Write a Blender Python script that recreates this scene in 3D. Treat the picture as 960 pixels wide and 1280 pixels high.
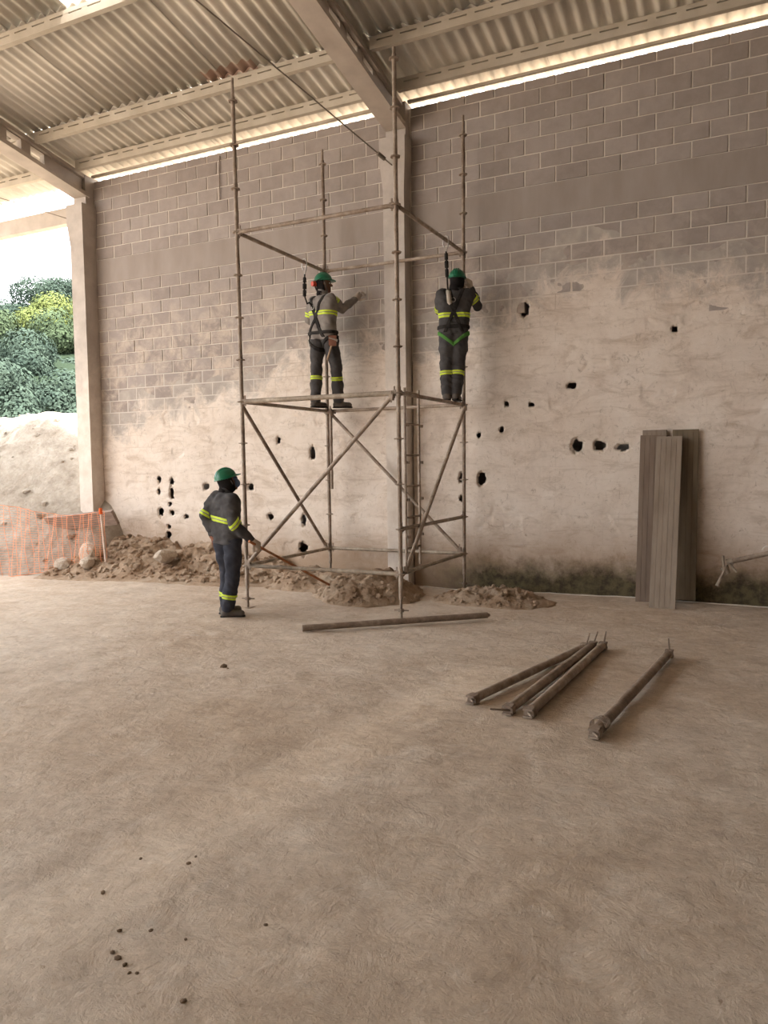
import bpy, bmesh, math, random
import numpy as np
from mathutils import Vector, Matrix

# ------------------------------------------------------------------ reset
for o in list(bpy.data.objects):
    bpy.data.objects.remove(o, do_unlink=True)
SC = bpy.context.scene
COL = SC.collection
random.seed(7)
RNG = np.random.default_rng(11)

# ------------------------------------------------------------------ camera
# world: x runs along the block wall (to the right), y towards it, z up
CAM_H, CAM_F, PITCH, ROLL, YAW = 1.7595, 961.98, 0.06302, -0.01388, -0.45235
cd = bpy.data.cameras.new('camera')
cd.sensor_fit = 'VERTICAL'
cd.sensor_height = 36.0
cd.lens = CAM_F / 1280 * 36.0
cd.clip_start, cd.clip_end = 0.05, 500
cam = bpy.data.objects.new('camera', cd)
COL.objects.link(cam)
_R = Vector((math.cos(YAW), -math.sin(YAW), 0))
_F = Vector((math.sin(YAW) * math.cos(PITCH), math.cos(YAW) * math.cos(PITCH), -math.sin(PITCH)))
_U = _R.cross(_F)
_r = _R * math.cos(ROLL) + _U * math.sin(ROLL)
_u = _U * math.cos(ROLL) - _R * math.sin(ROLL)
cam.matrix_world = Matrix(((_r.x, _u.x, -_F.x, 0), (_r.y, _u.y, -_F.y, 0), (_r.z, _u.z, -_F.z, CAM_H), (0, 0, 0, 1)))
SC.camera = cam

# ------------------------------------------------------------------ world, sun, exposure
w = bpy.data.worlds.new('overcast_sky')
SC.world = w
w.use_nodes = True
bg = w.node_tree.nodes['Background']
bg.inputs['Color'].default_value = (0.93, 0.965, 1.0, 1)
bg.inputs['Strength'].default_value = 1.75
sl = bpy.data.lights.new('sun', 'SUN')
sl.energy = 7.0
sl.angle = math.radians(3)
sl.color = (1.0, 0.95, 0.86)
sun = bpy.data.objects.new('sun', sl)
COL.objects.link(sun)
sun.rotation_euler = Vector((0.44, -0.08, 0.90)).to_track_quat('Z', 'Y').to_euler()
SC.view_settings.view_transform = 'Standard'
SC.view_settings.look = 'None'
SC.view_settings.gamma = 1.0
SC.view_settings.use_curve_mapping = False
SC.view_settings.exposure = 1.85

# ------------------------------------------------------------------ helpers
def prop(o, label=None, cat=None, group=None, kind=None):
    if label: o['label'] = label
    if cat: o['category'] = cat
    if group: o['group'] = group
    if kind: o['kind'] = kind
    return o

def empty(name, loc=(0, 0, 0), rz=0.0, parent=None):
    o = bpy.data.objects.new(name, None)
    COL.objects.link(o)
    o.location = loc
    o.rotation_euler = (0, 0, rz)
    o.empty_display_size = 0.1
    if parent: o.parent = parent
    return o

def link(name, me, parent=None, loc=None):
    o = bpy.data.objects.new(name, me)
    COL.objects.link(o)
    if parent: o.parent = parent
    if loc is not None: o.location = loc
    return o

class MB:
    """collects boxes, tubes and grids, builds one mesh"""
    def __init__(s):
        s.v, s.f, s.sm = [], [], []
    def add(s, vs, fs, smooth=False):
        b = len(s.v)
        s.v += [tuple(map(float, q)) for q in vs]
        s.f += [tuple(i + b for i in q) for q in fs]
        s.sm += [smooth] * len(fs)
    def box(s, lo, hi, M=None):
        x0, y0, z0 = lo; x1, y1, z1 = hi
        vs = [(x0, y0, z0), (x1, y0, z0), (x1, y1, z0), (x0, y1, z0), (x0, y0, z1), (x1, y0, z1), (x1, y1, z1), (x0, y1, z1)]
        if M is not None: vs = [M @ Vector(q) for q in vs]
        s.add(vs, [(0, 3, 2, 1), (4, 5, 6, 7), (0, 1, 5, 4), (1, 2, 6, 5), (2, 3, 7, 6), (3, 0, 4, 7)])
    def tube(s, a, b, ra, rb=None, n=10, caps=True):
        a, b = Vector(a), Vector(b)
        if rb is None: rb = ra
        d = (b - a).normalized()
        t = Vector((0, 0, 1)) if abs(d.z) < 0.9 else Vector((1, 0, 0))
        p = d.cross(t).normalized(); q = d.cross(p)
        vs = []
        for c, r in ((a, ra), (b, rb)):
            for k in range(n):
                an = 2 * math.pi * k / n
                vs.append(c + p * (r * math.cos(an)) + q * (r * math.sin(an)))
        s.add(vs, [(k, n + k, n + (k + 1) % n, (k + 1) % n) for k in range(n)], True)
        if caps: s.add(vs, [tuple(range(n)), tuple(reversed(range(n, 2 * n)))])
    def path(s, pts, r, n=8):
        pts = [Vector(q) for q in pts]
        N = len(pts); vs = []
        rs = r if isinstance(r, (list, tuple)) else [r] * N
        d0 = (pts[1] - pts[0]).normalized()
        t = Vector((0, 0, 1)) if abs(d0.z) < 0.9 else Vector((1, 0, 0))
        p = d0.cross(t).normalized()
        for i in range(N):
            d = (pts[min(i + 1, N - 1)] - pts[max(i - 1, 0)]).normalized()
            p = (p - d * p.dot(d)).normalized(); q = d.cross(p)
            for k in range(n):
                an = 2 * math.pi * k / n
                vs.append(pts[i] + p * (rs[i] * math.cos(an)) + q * (rs[i] * math.sin(an)))
        fs = []
        for i in range(N - 1):
            for k in range(n):
                fs.append((i * n + k, (i + 1) * n + k, (i + 1) * n + (k + 1) % n, i * n + (k + 1) % n))
        s.add(vs, fs, True)
        s.add(vs, [tuple(range(n)), tuple(reversed(range((N - 1) * n, N * n)))])
    def prism(s, poly, a, b, axis=0):
        """poly (p,q) extruded along an axis from a to b"""
        n = len(poly)
        mk = {0: lambda p, q, c: (c, p, q), 1: lambda p, q, c: (p, c, q), 2: lambda p, q, c: (p, q, c)}[axis]
        vs = [mk(p, q, a) for p, q in poly] + [mk(p, q, b) for p, q in poly]
        fs = [(k, (k + 1) % n, n + (k + 1) % n, n + k) for k in range(n)]
        fs += [tuple(reversed(range(n))), tuple(range(n, 2 * n))]
        s.add(vs, fs)
    def mesh(s, name, mat):
        me = bpy.data.meshes.new(name)
        me.from_pydata(s.v, [], s.f)
        me.polygons.foreach_set('use_smooth', s.sm)
        me.materials.append(mat)
        bm = bmesh.new(); bm.from_mesh(me)
        bmesh.ops.recalc_face_normals(bm, faces=bm.faces)
        bm.to_mesh(me); bm.free()
        me.update()
        return me
    def build(s, name, mat, parent=None, loc=None):
        return link(name, s.mesh(name, mat), parent, loc)

def grid_mesh(name, X, Y, Z, mat, smooth=True, mask=None):
    """X,Y,Z arrays (n,m) -> mesh"""
    n, m = X.shape
    V = np.stack([X, Y, Z], -1).reshape(-1, 3)
    idx = np.arange(n * m).reshape(n, m)
    Q = np.stack([idx[:-1, :-1], idx[1:, :-1], idx[1:, 1:], idx[:-1, 1:]], -1)
    Q = Q.reshape(-1, 4) if mask is None else Q[mask]
    return quads_mesh(name, V, Q, mat, smooth)

def quads_mesh(name, V, Q, mat, smooth=True):
    me = bpy.data.meshes.new(name)
    me.vertices.add(len(V)); me.vertices.foreach_set('co', np.ascontiguousarray(V, dtype=np.float32).ravel())
    me.loops.add(Q.size); me.loops.foreach_set('vertex_index', np.ascontiguousarray(Q, dtype=np.int32).ravel())
    me.polygons.add(len(Q))
    me.polygons.foreach_set('loop_start', np.arange(0, Q.size, 4, dtype=np.int32))
    me.polygons.foreach_set('loop_total', np.full(len(Q), 4, dtype=np.int32))
    me.polygons.foreach_set('use_smooth', np.full(len(Q), smooth))
    me.update(calc_edges=True); me.validate()
    me.materials.append(mat)
    return me

_T2 = RNG.random((256, 256))
_T3 = RNG.random((64, 64, 64))
def vn2(x, y):
    xi, yi = np.floor(x).astype(int), np.floor(y).astype(int)
    fx, fy = x - xi, y - yi
    fx = fx * fx * (3 - 2 * fx); fy = fy * fy * (3 - 2 * fy)
    g = lambda a, b: _T2[a & 255, b & 255]
    return (g(xi, yi) * (1 - fx) + g(xi + 1, yi) * fx) * (1 - fy) + (g(xi, yi + 1) * (1 - fx) + g(xi + 1, yi + 1) * fx) * fy
def fbm(x, y, o=4, gain=0.5):
    s, a, t = 0, 1, 0
    for k in range(o):
        s = s + a * (vn2(x * 2 ** k + 17.3 * k, y * 2 ** k + 5.1 * k) - 0.5); t += a; a *= gain
    return s / t * 2
def vn3(P, s):
    Q = P * s + 31.7
    I = np.floor(Q).astype(int); F = Q - I; F = F * F * (3 - 2 * F)
    r = 0
    for a in (0, 1):
        for b in (0, 1):
            for c in (0, 1):
                wgt = (F[..., 0] if a else 1 - F[..., 0]) * (F[..., 1] if b else 1 - F[..., 1]) * (F[..., 2] if c else 1 - F[..., 2])
                r = r + wgt * _T3[(I[..., 0] + a) & 63, (I[..., 1] + b) & 63, (I[..., 2] + c) & 63]
    return r - 0.5
def sstep(a, b, x):
    t = np.clip((x - a) / (b - a), 0, 1)
    return t * t * (3 - 2 * t)

# ------------------------------------------------------------------ materials
class NT:
    def __init__(s, name):
        s.m = bpy.data.materials.new(name); s.m.use_nodes = True
        s.t = s.m.node_tree; s.b = s.t.nodes['Principled BSDF']
    def n(s, typ, **kw):
        q = s.t.nodes.new(typ)
        for k, v in kw.items():
            if hasattr(q, k): setattr(q, k, v)
            else: q.inputs[k].default_value = v
        return q
    def l(s, a, b): s.t.links.new(a, b)
    def pos(s, scale=(1, 1, 1), obj=False):
        if obj: src = s.n('ShaderNodeTexCoord').outputs['Object']
        else: src = s.n('ShaderNodeNewGeometry').outputs['Position']
        mp = s.n('ShaderNodeMapping'); mp.inputs['Scale'].default_value = scale
        s.l(src, mp.inputs['Vector']); return mp.outputs[0]
    def noise(s, vec, scale, detail=5, rough=0.55, dist=0.0):
        q = s.n('ShaderNodeTexNoise'); q.inputs['Scale'].default_value = scale
        q.inputs['Detail'].default_value = detail; q.inputs['Roughness'].default_value = rough
        q.inputs['Distortion'].default_value = dist
        s.l(vec, q.inputs['Vector']); return q.outputs['Fac']
    def ramp(s, fac, stops):
        q = s.n('ShaderNodeValToRGB'); e = q.color_ramp.elements
        while len(e) < len(stops): e.new(0.5)
        for k, (p, c) in enumerate(stops):
            e[k].position = p; e[k].color = (c, c, c, 1) if isinstance(c, (int, float)) else (*c, 1)
        s.l(fac, q.inputs['Fac']); return q.outputs['Color']
    def mix(s, fac, a, b, mode='MIX'):
        q = s.n('ShaderNodeMix', data_type='RGBA', blend_type=mode)
        for i, x in ((0, fac), (6, a), (7, b)):
            if isinstance(x, (int, float)): q.inputs[i].default_value = x
            elif isinstance(x, tuple): q.inputs[i].default_value = (*x, 1)
            else: s.l(x, q.inputs[i])
        return q.outputs[2]
    def math(s, op, a, b=None, clamp=False):
        q = s.n('ShaderNodeMath', operation=op, use_clamp=clamp)
        for i, x in ((0, a), (1, b)):
            if x is None: continue
            if isinstance(x, (int, float)): q.inputs[i].default_value = x
            else: s.l(x, q.inputs[i])
        return q.outputs[0]
    def bump(s, h, strength, dist=0.01, prev=None):
        q = s.n('ShaderNodeBump'); q.inputs['Strength'].default_value = strength; q.inputs['Distance'].default_value = dist
        s.l(h, q.inputs['Height'])
        if prev is not None: s.l(prev, q.inputs['Normal'])
        return q.outputs[0]
    def out(s, col=None, rough=0.9, nrm=None, spec=0.2, metal=0.0):
        if col is not None:
            if isinstance(col, tuple): s.b.inputs['Base Color'].default_value = (*col, 1)
            else: s.l(col, s.b.inputs['Base Color'])
        s.b.inputs['Roughness'].default_value = rough
        s.b.inputs['Metallic'].default_value = metal
        s.b.inputs['Specular IOR Level'].default_value = spec
        if nrm is not None: s.l(nrm, s.b.inputs['Normal'])
        return s.m

def simple(name, c1, c2, scale=8, rough=0.85, bump=0.2, bscale=40, bdist=0.004, spec=0.2, obj=True, metal=0, c3=None, stretch=(1, 1, 1)):
    t = NT(name); v = t.pos(stretch, obj)
    f = t.noise(v, scale, 5)
    st = [(0.3, c1), (0.7, c2)] if c3 is None else [(0.3, c1), (0.58, c2), (0.72, c3)]
    c = t.ramp(f, st)
    nb = t.bump(t.noise(v, bscale, 4), bump, bdist) if bump else None
    return t.out(c, rough, nb, spec, metal)

def make_floor_mat():
    t = NT('dusty_ground'); v = t.pos()
    a = t.noise(v, 0.35, 4); b = t.noise(v, 2.2, 6, 0.65); c = t.noise(v, 14, 6, 0.7)
    base = t.ramp(b, [(0.25, (0.51, 0.42, 0.34)), (0.5, (0.63, 0.53, 0.435)), (0.75, (0.70, 0.605, 0.51))])
    large = t.ramp(a, [(0.35, (0.86, 0.80, 0.74)), (0.65, (1.0, 1.0, 1.0))])
    col = t.mix(1.0, base, large, 'MULTIPLY')
    st = t.ramp(t.noise(v, 1.1, 7, 0.7, 0.6), [(0.58, 0.0), (0.74, 0.55)])
    col = t.mix(st, col, (0.42, 0.31, 0.215))
    mo = t.ramp(t.noise(v, 4.5, 8, 0.78, 0.3), [(0.52, 0.0), (0.68, 0.55)])
    col = t.mix(mo, col, (0.44, 0.33, 0.235))
    pl = t.ramp(t.noise(v, 3.1, 8, 0.75, 0.5), [(0.54, 0.0), (0.70, 0.5)])
    col = t.mix(pl, col, (0.76, 0.68, 0.59))
    sp = t.ramp(t.noise(v, 30, 4, 0.7), [(0.64, 0.0), (0.72, 0.6)])
    col = t.mix(sp, col, (0.27, 0.19, 0.125))
    fine = t.ramp(c, [(0.3, 0.76), (0.7, 1.04)])
    col = t.mix(0.9, col, fine, 'MULTIPLY')
    vo = t.n('ShaderNodeTexVoronoi', feature='DISTANCE_TO_EDGE'); vo.inputs['Scale'].default_value = 9
    wv = t.n('ShaderNodeMix', data_type='VECTOR'); wv.inputs[0].default_value = 0.12
    nz = t.n('ShaderNodeTexNoise'); nz.inputs['Scale'].default_value = 5; t.l(v, nz.inputs['Vector'])
    t.l(v, wv.inputs[4]); t.l(nz.outputs['Color'], wv.inputs[5]); t.l(wv.outputs[1], vo.inputs['Vector'])
    cr = t.ramp(vo.outputs['Distance'], [(0.0, 0.0), (0.05, 1.0)])
    sp3 = t.n('ShaderNodeSeparateXYZ'); t.l(v, sp3.inputs[0])
    hill = t.math('ADD', t.math('MULTIPLY', sp3.outputs[0], -0.77), t.math('MULTIPLY', sp3.outputs[1], 0.64))
    hill = t.math('ADD', hill, t.math('MULTIPLY', t.noise(v, 0.25, 4), 4.0))
    gm = t.ramp(t.math('MULTIPLY', hill, 0.02), [(0.48, 0.0), (0.52, 1.0)])
    col = t.mix(gm, col, t.ramp(c, [(0.35, (0.012, 0.020, 0.012)), (0.65, (0.028, 0.042, 0.024))]))
    n1 = t.bump(t.noise(v, 5, 8, 0.7, 0.5), 0.6, 0.04)
    n2 = t.bump(t.noise(v, 26, 7, 0.75, 0.3), 0.6, 0.012, n1)
    n3 = t.bump(cr, 0.10, 0.006, n2)
    return t.out(col, 0.95, n3, 0.1)

def make_soil_mat(name, dark, mid, light, bs=6):
    t = NT(name); v = t.pos()
    b = t.noise(v, 2.5, 7, 0.7); c = t.noise(v, 16, 5, 0.7)
    col = t.ramp(b, [(0.28, dark), (0.5, mid), (0.72, light)])
    col = t.mix(0.8, col, t.ramp(c, [(0.3, 0.75), (0.65, 1.0)]), 'MULTIPLY')
    n1 = t.bump(t.noise(v, bs, 8, 0.75), 1.0, 0.06)
    n2 = t.bump(t.noise(v, bs * 6, 5, 0.7), 0.7, 0.012, n1)
    return t.out(col, 0.95, n2, 0.1)

def make_brick_mat():
    t = NT('concrete_block'); v = t.pos()
    oi = t.n('ShaderNodeObjectInfo')
    tint = t.ramp(oi.outputs['Random'], [(0.0, (0.318, 0.266, 0.238)), (0.5, (0.348, 0.294, 0.264)), (1.0, (0.378, 0.323, 0.292))])
    col = t.mix(0.55, tint, t.ramp(t.noise(v, 5, 6, 0.65), [(0.3, 0.72), (0.7, 1.1)]), 'MULTIPLY')
    # smears of lime dust that thicken towards the rendered lower wall
    sep = t.n('ShaderNodeSeparateXYZ'); t.l(v, sep.inputs[0])
    zz = t.math('ADD', sep.outputs[2], t.math('MULTIPLY', t.math('SUBTRACT', t.noise(v, 0.9, 4), 0.5), 2.4))
    low = t.ramp(t.math('MULTIPLY', zz, 0.1), [(0.34, 1.0), (0.50, 0.0)])
    sm = t.ramp(t.noise(v, 3.2, 7, 0.72, 0.4), [(0.45, 0.0), (0.62, 0.85)])
    col = t.mix(t.math('MULTIPLY', low, sm), col, (0.56, 0.465, 0.385))
    sp = t.ramp(t.noise(v, 26, 3, 0.7), [(0.69, 0.0), (0.75, 0.6)])
    col = t.mix(t.math('MULTIPLY', sp, 0.5), col, (0.55, 0.47, 0.38))
    return t.out(col, 0.93, t.bump(t.noise(v, 45, 5, 0.7), 0.45, 0.006), 0.1)

def make_plaster_mat(joint):
    t = NT('lime_render'); v = t.pos()
    K_ = 10.10 / 9.9537
    sv = t.n('ShaderNodeSeparateXYZ'); t.l(v, sv.inputs[0])
    cb = t.n('ShaderNodeCombineXYZ')
    t.l(t.math('ADD', sv.outputs[0], 200 * 0.4 * K_ - joint + 0.2 * K_), cb.inputs[0])
    t.l(t.math('ADD', sv.outputs[2], 100 * 0.2 * K_ - (1.7595 + (5.2872 - 1.7595) * K_)), cb.inputs[1])
    bk = t.n('ShaderNodeTexBrick', offset=0.5, offset_frequency=2)
    for k_, v_ in (('Scale', 1.0), ('Brick Width', 0.4 * K_), ('Row Height', 0.2 * K_), ('Mortar Size', 0.009), ('Mortar Smooth', 0.4)): bk.inputs[k_].default_value = v_
    t.l(cb.outputs[0], bk.inputs['Vector']); jm = bk.outputs['Fac']
    base = t.ramp(t.noise(v, 1.6, 8, 0.72, 0.5), [(0.28, (0.54, 0.445, 0.37)), (0.46, (0.68, 0.58, 0.495)), (0.7, (0.75, 0.66, 0.58))])
    st = t.ramp(t.noise(t.pos((0.8, 1, 2.6)), 2.4, 7, 0.75, 0.8), [(0.50, 0.0), (0.70, 0.72)])
    col = t.mix(st, base, (0.43, 0.325, 0.24))
    ch = t.ramp(t.noise(t.pos((1, 1, 0.7)), 11, 5, 0.8, 1.5), [(0.57, 0.0), (0.68, 0.65)])
    col = t.mix(ch, col, (0.35, 0.27, 0.205))
    sep = t.n('ShaderNodeSeparateXYZ'); t.l(v, sep.inputs[0])
    wob = t.math('MULTIPLY', t.math('SUBTRACT', t.noise(v, 1.3, 6, 0.7), 0.5), 0.9)
    z1 = t.math('ADD', sep.outputs[2], wob)
    damp = t.ramp(z1, [(0.32, 0.85), (0.95, 0.0)])
    col = t.mix(damp, col, (0.335, 0.225, 0.145))
    mw = t.math('MULTIPLY', t.math('SUBTRACT', t.noise(v, 2.6, 6, 0.75), 0.5), 0.55)
    z2 = t.math('ADD', sep.outputs[2], mw)
    moss = t.math('MULTIPLY', t.ramp(z2, [(0.22, 0.92), (0.48, 0.0)]), t.ramp(t.math('ADD', t.math('MULTIPLY', sep.outputs[0], 0.2), 1.0), [(0.10, 0.0), (0.32, 1.0)]))
    mc = t.ramp(t.noise(v, 9, 5, 0.7), [(0.40, (0.035, 0.028, 0.017)), (0.60, (0.105, 0.090, 0.046))])
    col = t.mix(moss, col, mc)
    at = t.n('ShaderNodeAttribute', attribute_name='cover')
    cv = t.math('ADD', at.outputs['Fac'], t.math('MULTIPLY', t.math('SUBTRACT', t.noise(t.pos((1, 1, 0.8)), 2.1, 8, 0.75, 0.6), 0.5), 2.6))
    cv = t.ramp(cv, [(0.10, 0.0), (0.55, 1.0)])
    bare = t.ramp(t.noise(v, 6, 5), [(0.35, (0.355, 0.31, 0.275)), (0.65, (0.44, 0.385, 0.34))])
    bare = t.mix(jm, bare, (0.58, 0.52, 0.455))
    js = t.math('MULTIPLY', jm, t.ramp(t.noise(v, 1.4, 4), [(0.45, 0.0), (0.65, 0.5)]))
    js = t.math('MULTIPLY', js, t.ramp(t.n('ShaderNodeAttribute', attribute_name='cover').outputs['Fac'], [(0.5, 1.0), (1.0, 0.3)]))
    col = t.mix(js, col, (0.42, 0.33, 0.25))
    col = t.mix(cv, bare, col)
    n1 = t.bump(t.noise(v, 7, 8, 0.72, 0.6), 0.55, 0.02)
    n2 = t.bump(t.noise(v, 50, 5, 0.7), 0.4, 0.005, n1)
    return t.out(col, 0.93, n2, 0.1)

def make_roof_mat():
    t = NT('fibre_cement_sheet'); v = t.pos()
    oi = t.n('ShaderNodeObjectInfo')
    tint = t.ramp(oi.outputs['Random'], [(0.0, (0.60, 0.545, 0.46)), (1.0, (0.70, 0.645, 0.56))])
    col = t.mix(0.8, tint, t.ramp(t.noise(t.pos((3, 0.6, 1)), 2.2, 6, 0.7), [(0.3, 0.70), (0.62, 1.0)]), 'MULTIPLY')
    sep = t.n('ShaderNodeSeparateXYZ'); t.l(v, sep.inputs[0])
    # rusty water marks by one purlin
    dx = t.math('ABSOLUTE', t.math('ADD', sep.outputs[0], 6.55)); dy = t.math('ABSOLUTE', t.math('ADD', sep.outputs[1], -8.84))
    mk = t.math('MULTIPLY', t.math('LESS_THAN', dx, 0.42), t.math('LESS_THAN', dy, 0.09))
    col = t.mix(t.math('MULTIPLY', mk, 0.45), col, (0.42, 0.13, 0.06))
    return t.out(col, 0.9, t.bump(t.noise(v, 30, 4), 0.15, 0.004), 0.15)

def make_metal_mat(name, rust, mid, dust, scale=5):
    t = NT(name); v = t.pos()
    f = t.noise(v, scale, 6, 0.7); g = t.noise(v, 22, 4, 0.7)
    col = t.ramp(f, [(0.32, rust), (0.5, mid), (0.68, dust)])
    col = t.mix(0.7, col, t.ramp(g, [(0.3, 0.65), (0.65, 1.05)]), 'MULTIPLY')
    return t.out(col, 0.65, t.bump(g, 0.3, 0.002), 0.35, 0.15)

M = {}
M['floor'] = make_floor_mat()
M['soil'] = make_soil_mat('loose_soil', (0.30, 0.19, 0.115), (0.46, 0.33, 0.23), (0.58, 0.46, 0.35))
M['mound'] = make_soil_mat('pale_earth', (0.28, 0.225, 0.175), (0.45, 0.385, 0.315), (0.56, 0.495, 0.425), 4)
M['clod'] = simple('dark_clod', (0.15, 0.10, 0.065), (0.24, 0.165, 0.11), 20, bump=0.6)
M['rock'] = simple('pale_rock', (0.42, 0.33, 0.25), (0.60, 0.51, 0.42), 6, bump=0.6, bscale=20, bdist=0.02)
M['brick'] = make_brick_mat()
M['mortar'] = simple('mortar', (0.56, 0.49, 0.42), (0.68, 0.61, 0.535), 6, obj=False, bump=0.4)
M['plaster'] = make_plaster_mat(-9.8468 * 10.10 / 9.9537); M['plaster2'] = make_plaster_mat(-1.5578 * 10.10 / 9.9537)
M['beam_band'] = simple('smooth_concrete_band', (0.29, 0.240, 0.208), (0.35, 0.297, 0.262), 2.5, obj=False, bump=0.25, bscale=20, stretch=(1.6, 1, 0.5))
M['concrete'] = simple('precast_concrete', (0.42, 0.355, 0.30), (0.55, 0.475, 0.405), 3, obj=False, bump=0.25, bscale=18)
def make_column_mat():
    t = NT('column_concrete'); v = t.pos()
    col = t.ramp(t.noise(v, 2.2, 6, 0.65), [(0.3, (0.38, 0.325, 0.285)), (0.58, (0.50, 0.44, 0.39)), (0.75, (0.58, 0.52, 0.465))])
    sep = t.n('ShaderNodeSeparateXYZ'); t.l(v, sep.inputs[0])
    z = t.math('ADD', sep.outputs[2], t.math('MULTIPLY', t.math('SUBTRACT', t.noise(v, 2.4, 7, 0.75, 0.5), 0.5), 3.0))
    coat = t.ramp(t.math('MULTIPLY', z, 0.1), [(0.27, 0.9), (0.38, 0.0)])
    col = t.mix(coat, col, t.ramp(t.noise(v, 5, 6, 0.7), [(0.35, (0.60, 0.51, 0.435)), (0.65, (0.73, 0.65, 0.575))]))
    return t.out(col, 0.93, t.bump(t.noise(v, 14, 6, 0.7), 0.4, 0.008), 0.1)
M['column'] = make_column_mat()
M['roof'] = make_roof_mat()
M['purlin'] = simple('purlin_concrete', (0.44, 0.38, 0.30), (0.56, 0.495, 0.405), 3, obj=False, bump=0.15)
M['tube'] = make_metal_mat('scaffold_tube', (0.22, 0.155, 0.11), (0.34, 0.26, 0.20), (0.48, 0.395, 0.32))
M['tube_pale'] = make_metal_mat('dusty_tube', (0.22, 0.17, 0.125), (0.36, 0.29, 0.22), (0.52, 0.44, 0.35))
M['tube_dark'] = make_metal_mat('rusty_tube', (0.18, 0.125, 0.09), (0.275, 0.205, 0.155), (0.41, 0.33, 0.26))
M['rust'] = make_metal_mat('rusty_iron', (0.30, 0.11, 0.045), (0.42, 0.17, 0.07), (0.46, 0.25, 0.13))
M['cable'] = make_metal_mat('steel_cable', (0.15, 0.12, 0.095), (0.22, 0.18, 0.14), (0.28, 0.23, 0.18))
M['plank'] = simple('dusty_steel_plank', (0.235, 0.18, 0.135), (0.32, 0.255, 0.20), 3, obj=False, bump=0.2, bscale=30, stretch=(3, 3, 0.5))
M['plank_mid'] = simple('brown_steel_plank', (0.17, 0.122, 0.092), (0.235, 0.175, 0.135), 3, obj=False, bump=0.2, bscale=30, stretch=(3, 3, 0.5))
M['plank_dark'] = simple('dark_steel_plank', (0.135, 0.10, 0.065), (0.205, 0.155, 0.105), 3, obj=False, bump=0.2, bscale=30, stretch=(3, 3, 0.5))
M['net'] = simple('orange_plastic_net', (0.80, 0.26, 0.12), (0.88, 0.36, 0.18), 5, rough=0.6, bump=0)
M['post'] = simple('whitewashed_post', (0.55, 0.40, 0.32), (0.72, 0.62, 0.54), 12, bump=0.1)
M['orange'] = simple('orange_cap', (0.75, 0.12, 0.03), (0.85, 0.18, 0.05), 12, bump=0)
M['board'] = simple('weathered_board', (0.20, 0.14, 0.11), (0.34, 0.26, 0.21), 6, bump=0.3, stretch=(1, 4, 4))
M['white'] = simple('dusty_white', (0.58, 0.52, 0.45), (0.72, 0.66, 0.58), 12, bump=0.2)
M['bark'] = simple('bark', (0.10, 0.075, 0.05), (0.18, 0.14, 0.10), 4, bump=0.5, bscale=10, bdist=0.03)

# ------------------------------------------------------------------ setting: ground
W = 10.10            # front plane of the blockwork
K = 10.10 / 9.9537   # block module measured on the photograph
CH = 0.2 * K         # course height
BL_ = 0.4 * K        # block length
ZB = CAM_H + (5.2872 - CAM_H) * K   # top of the tie beam
WT = ZB + 6.60 * CH  # top of the wall
UL, UM0, UM1, UR = -10.42, -4.77, -4.42, 8.6

def ground_z(x, y):
    z = 0.030 * fbm(x * 0.5, y * 0.5, 3) + 0.012 * fbm(x * 3.1, y * 3.1, 3)
    far = np.maximum(0, (-0.77 * x + 0.64 * y) - 24)
    z = z + 0.36 * np.minimum(far, 24) * sstep(0, 14, far)
    return z
xs = np.unique(np.concatenate([np.linspace(-120, -16, 30), np.arange(-16, -11, 0.12), np.arange(-11, 2.5, 0.045), np.arange(2.5, 10, 0.3), np.linspace(10, 90, 14)]))
ys = np.unique(np.concatenate([np.linspace(-70, -12, 14), np.arange(-12, 0.6, 0.3), np.arange(0.6, 10.3, 0.045), np.arange(10.3, 16, 0.2), np.linspace(16, 110, 28)]))
X, Y = np.meshgrid(xs, ys, indexing='ij')
Zg = ground_z(X, Y)
near = ((X > -11) & (X < 2.5) & (Y > 0.6) & (Y < 10.3))
Zg = Zg + near * (0.006 * fbm(X * 7, Y * 7, 3) + 0.004 * np.abs(fbm(X * 14, Y * 20, 2)))
prop(link('floor', grid_mesh('floor', X, Y, Zg, M['floor'])), 'pale sandy earth floor with fine cracks and brown scuffs', kind='structure')

# ------------------------------------------------------------------ setting: block wall in two bays
block = MB()
def bevel_block(L, H, D=0.12, c=0.006):
    m = MB()
    y0, y1 = 0.0, D
    vs = [(-L / 2 + c, y0, -H / 2 + c), (L / 2 - c, y0, -H / 2 + c), (L / 2 - c, y0, H / 2 - c), (-L / 2 + c, y0, H / 2 - c),
          (-L / 2, y0 + c, -H / 2), (L / 2, y0 + c, -H / 2), (L / 2, y0 + c, H / 2), (-L / 2, y0 + c, H / 2),
          (-L / 2, y1, -H / 2), (L / 2, y1, -H / 2), (L / 2, y1, H / 2), (-L / 2, y1, H / 2)]
    fs = [(0, 1, 2, 3)]
    for a in range(4):
        b = (a + 1) % 4
        fs += [(4 + a, 4 + b, b, a), (8 + a, 8 + b, 4 + b, 4 + a)]
    m.add(vs, fs)
    return m.mesh('block', M['brick'])
_bm = {}
JW = 0.013
def block_mesh(L, H):
    k = (round(L, 2), round(H, 3))
    if k not in _bm: _bm[k] = bevel_block(k[0], k[1])
    return _bm[k]

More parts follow.
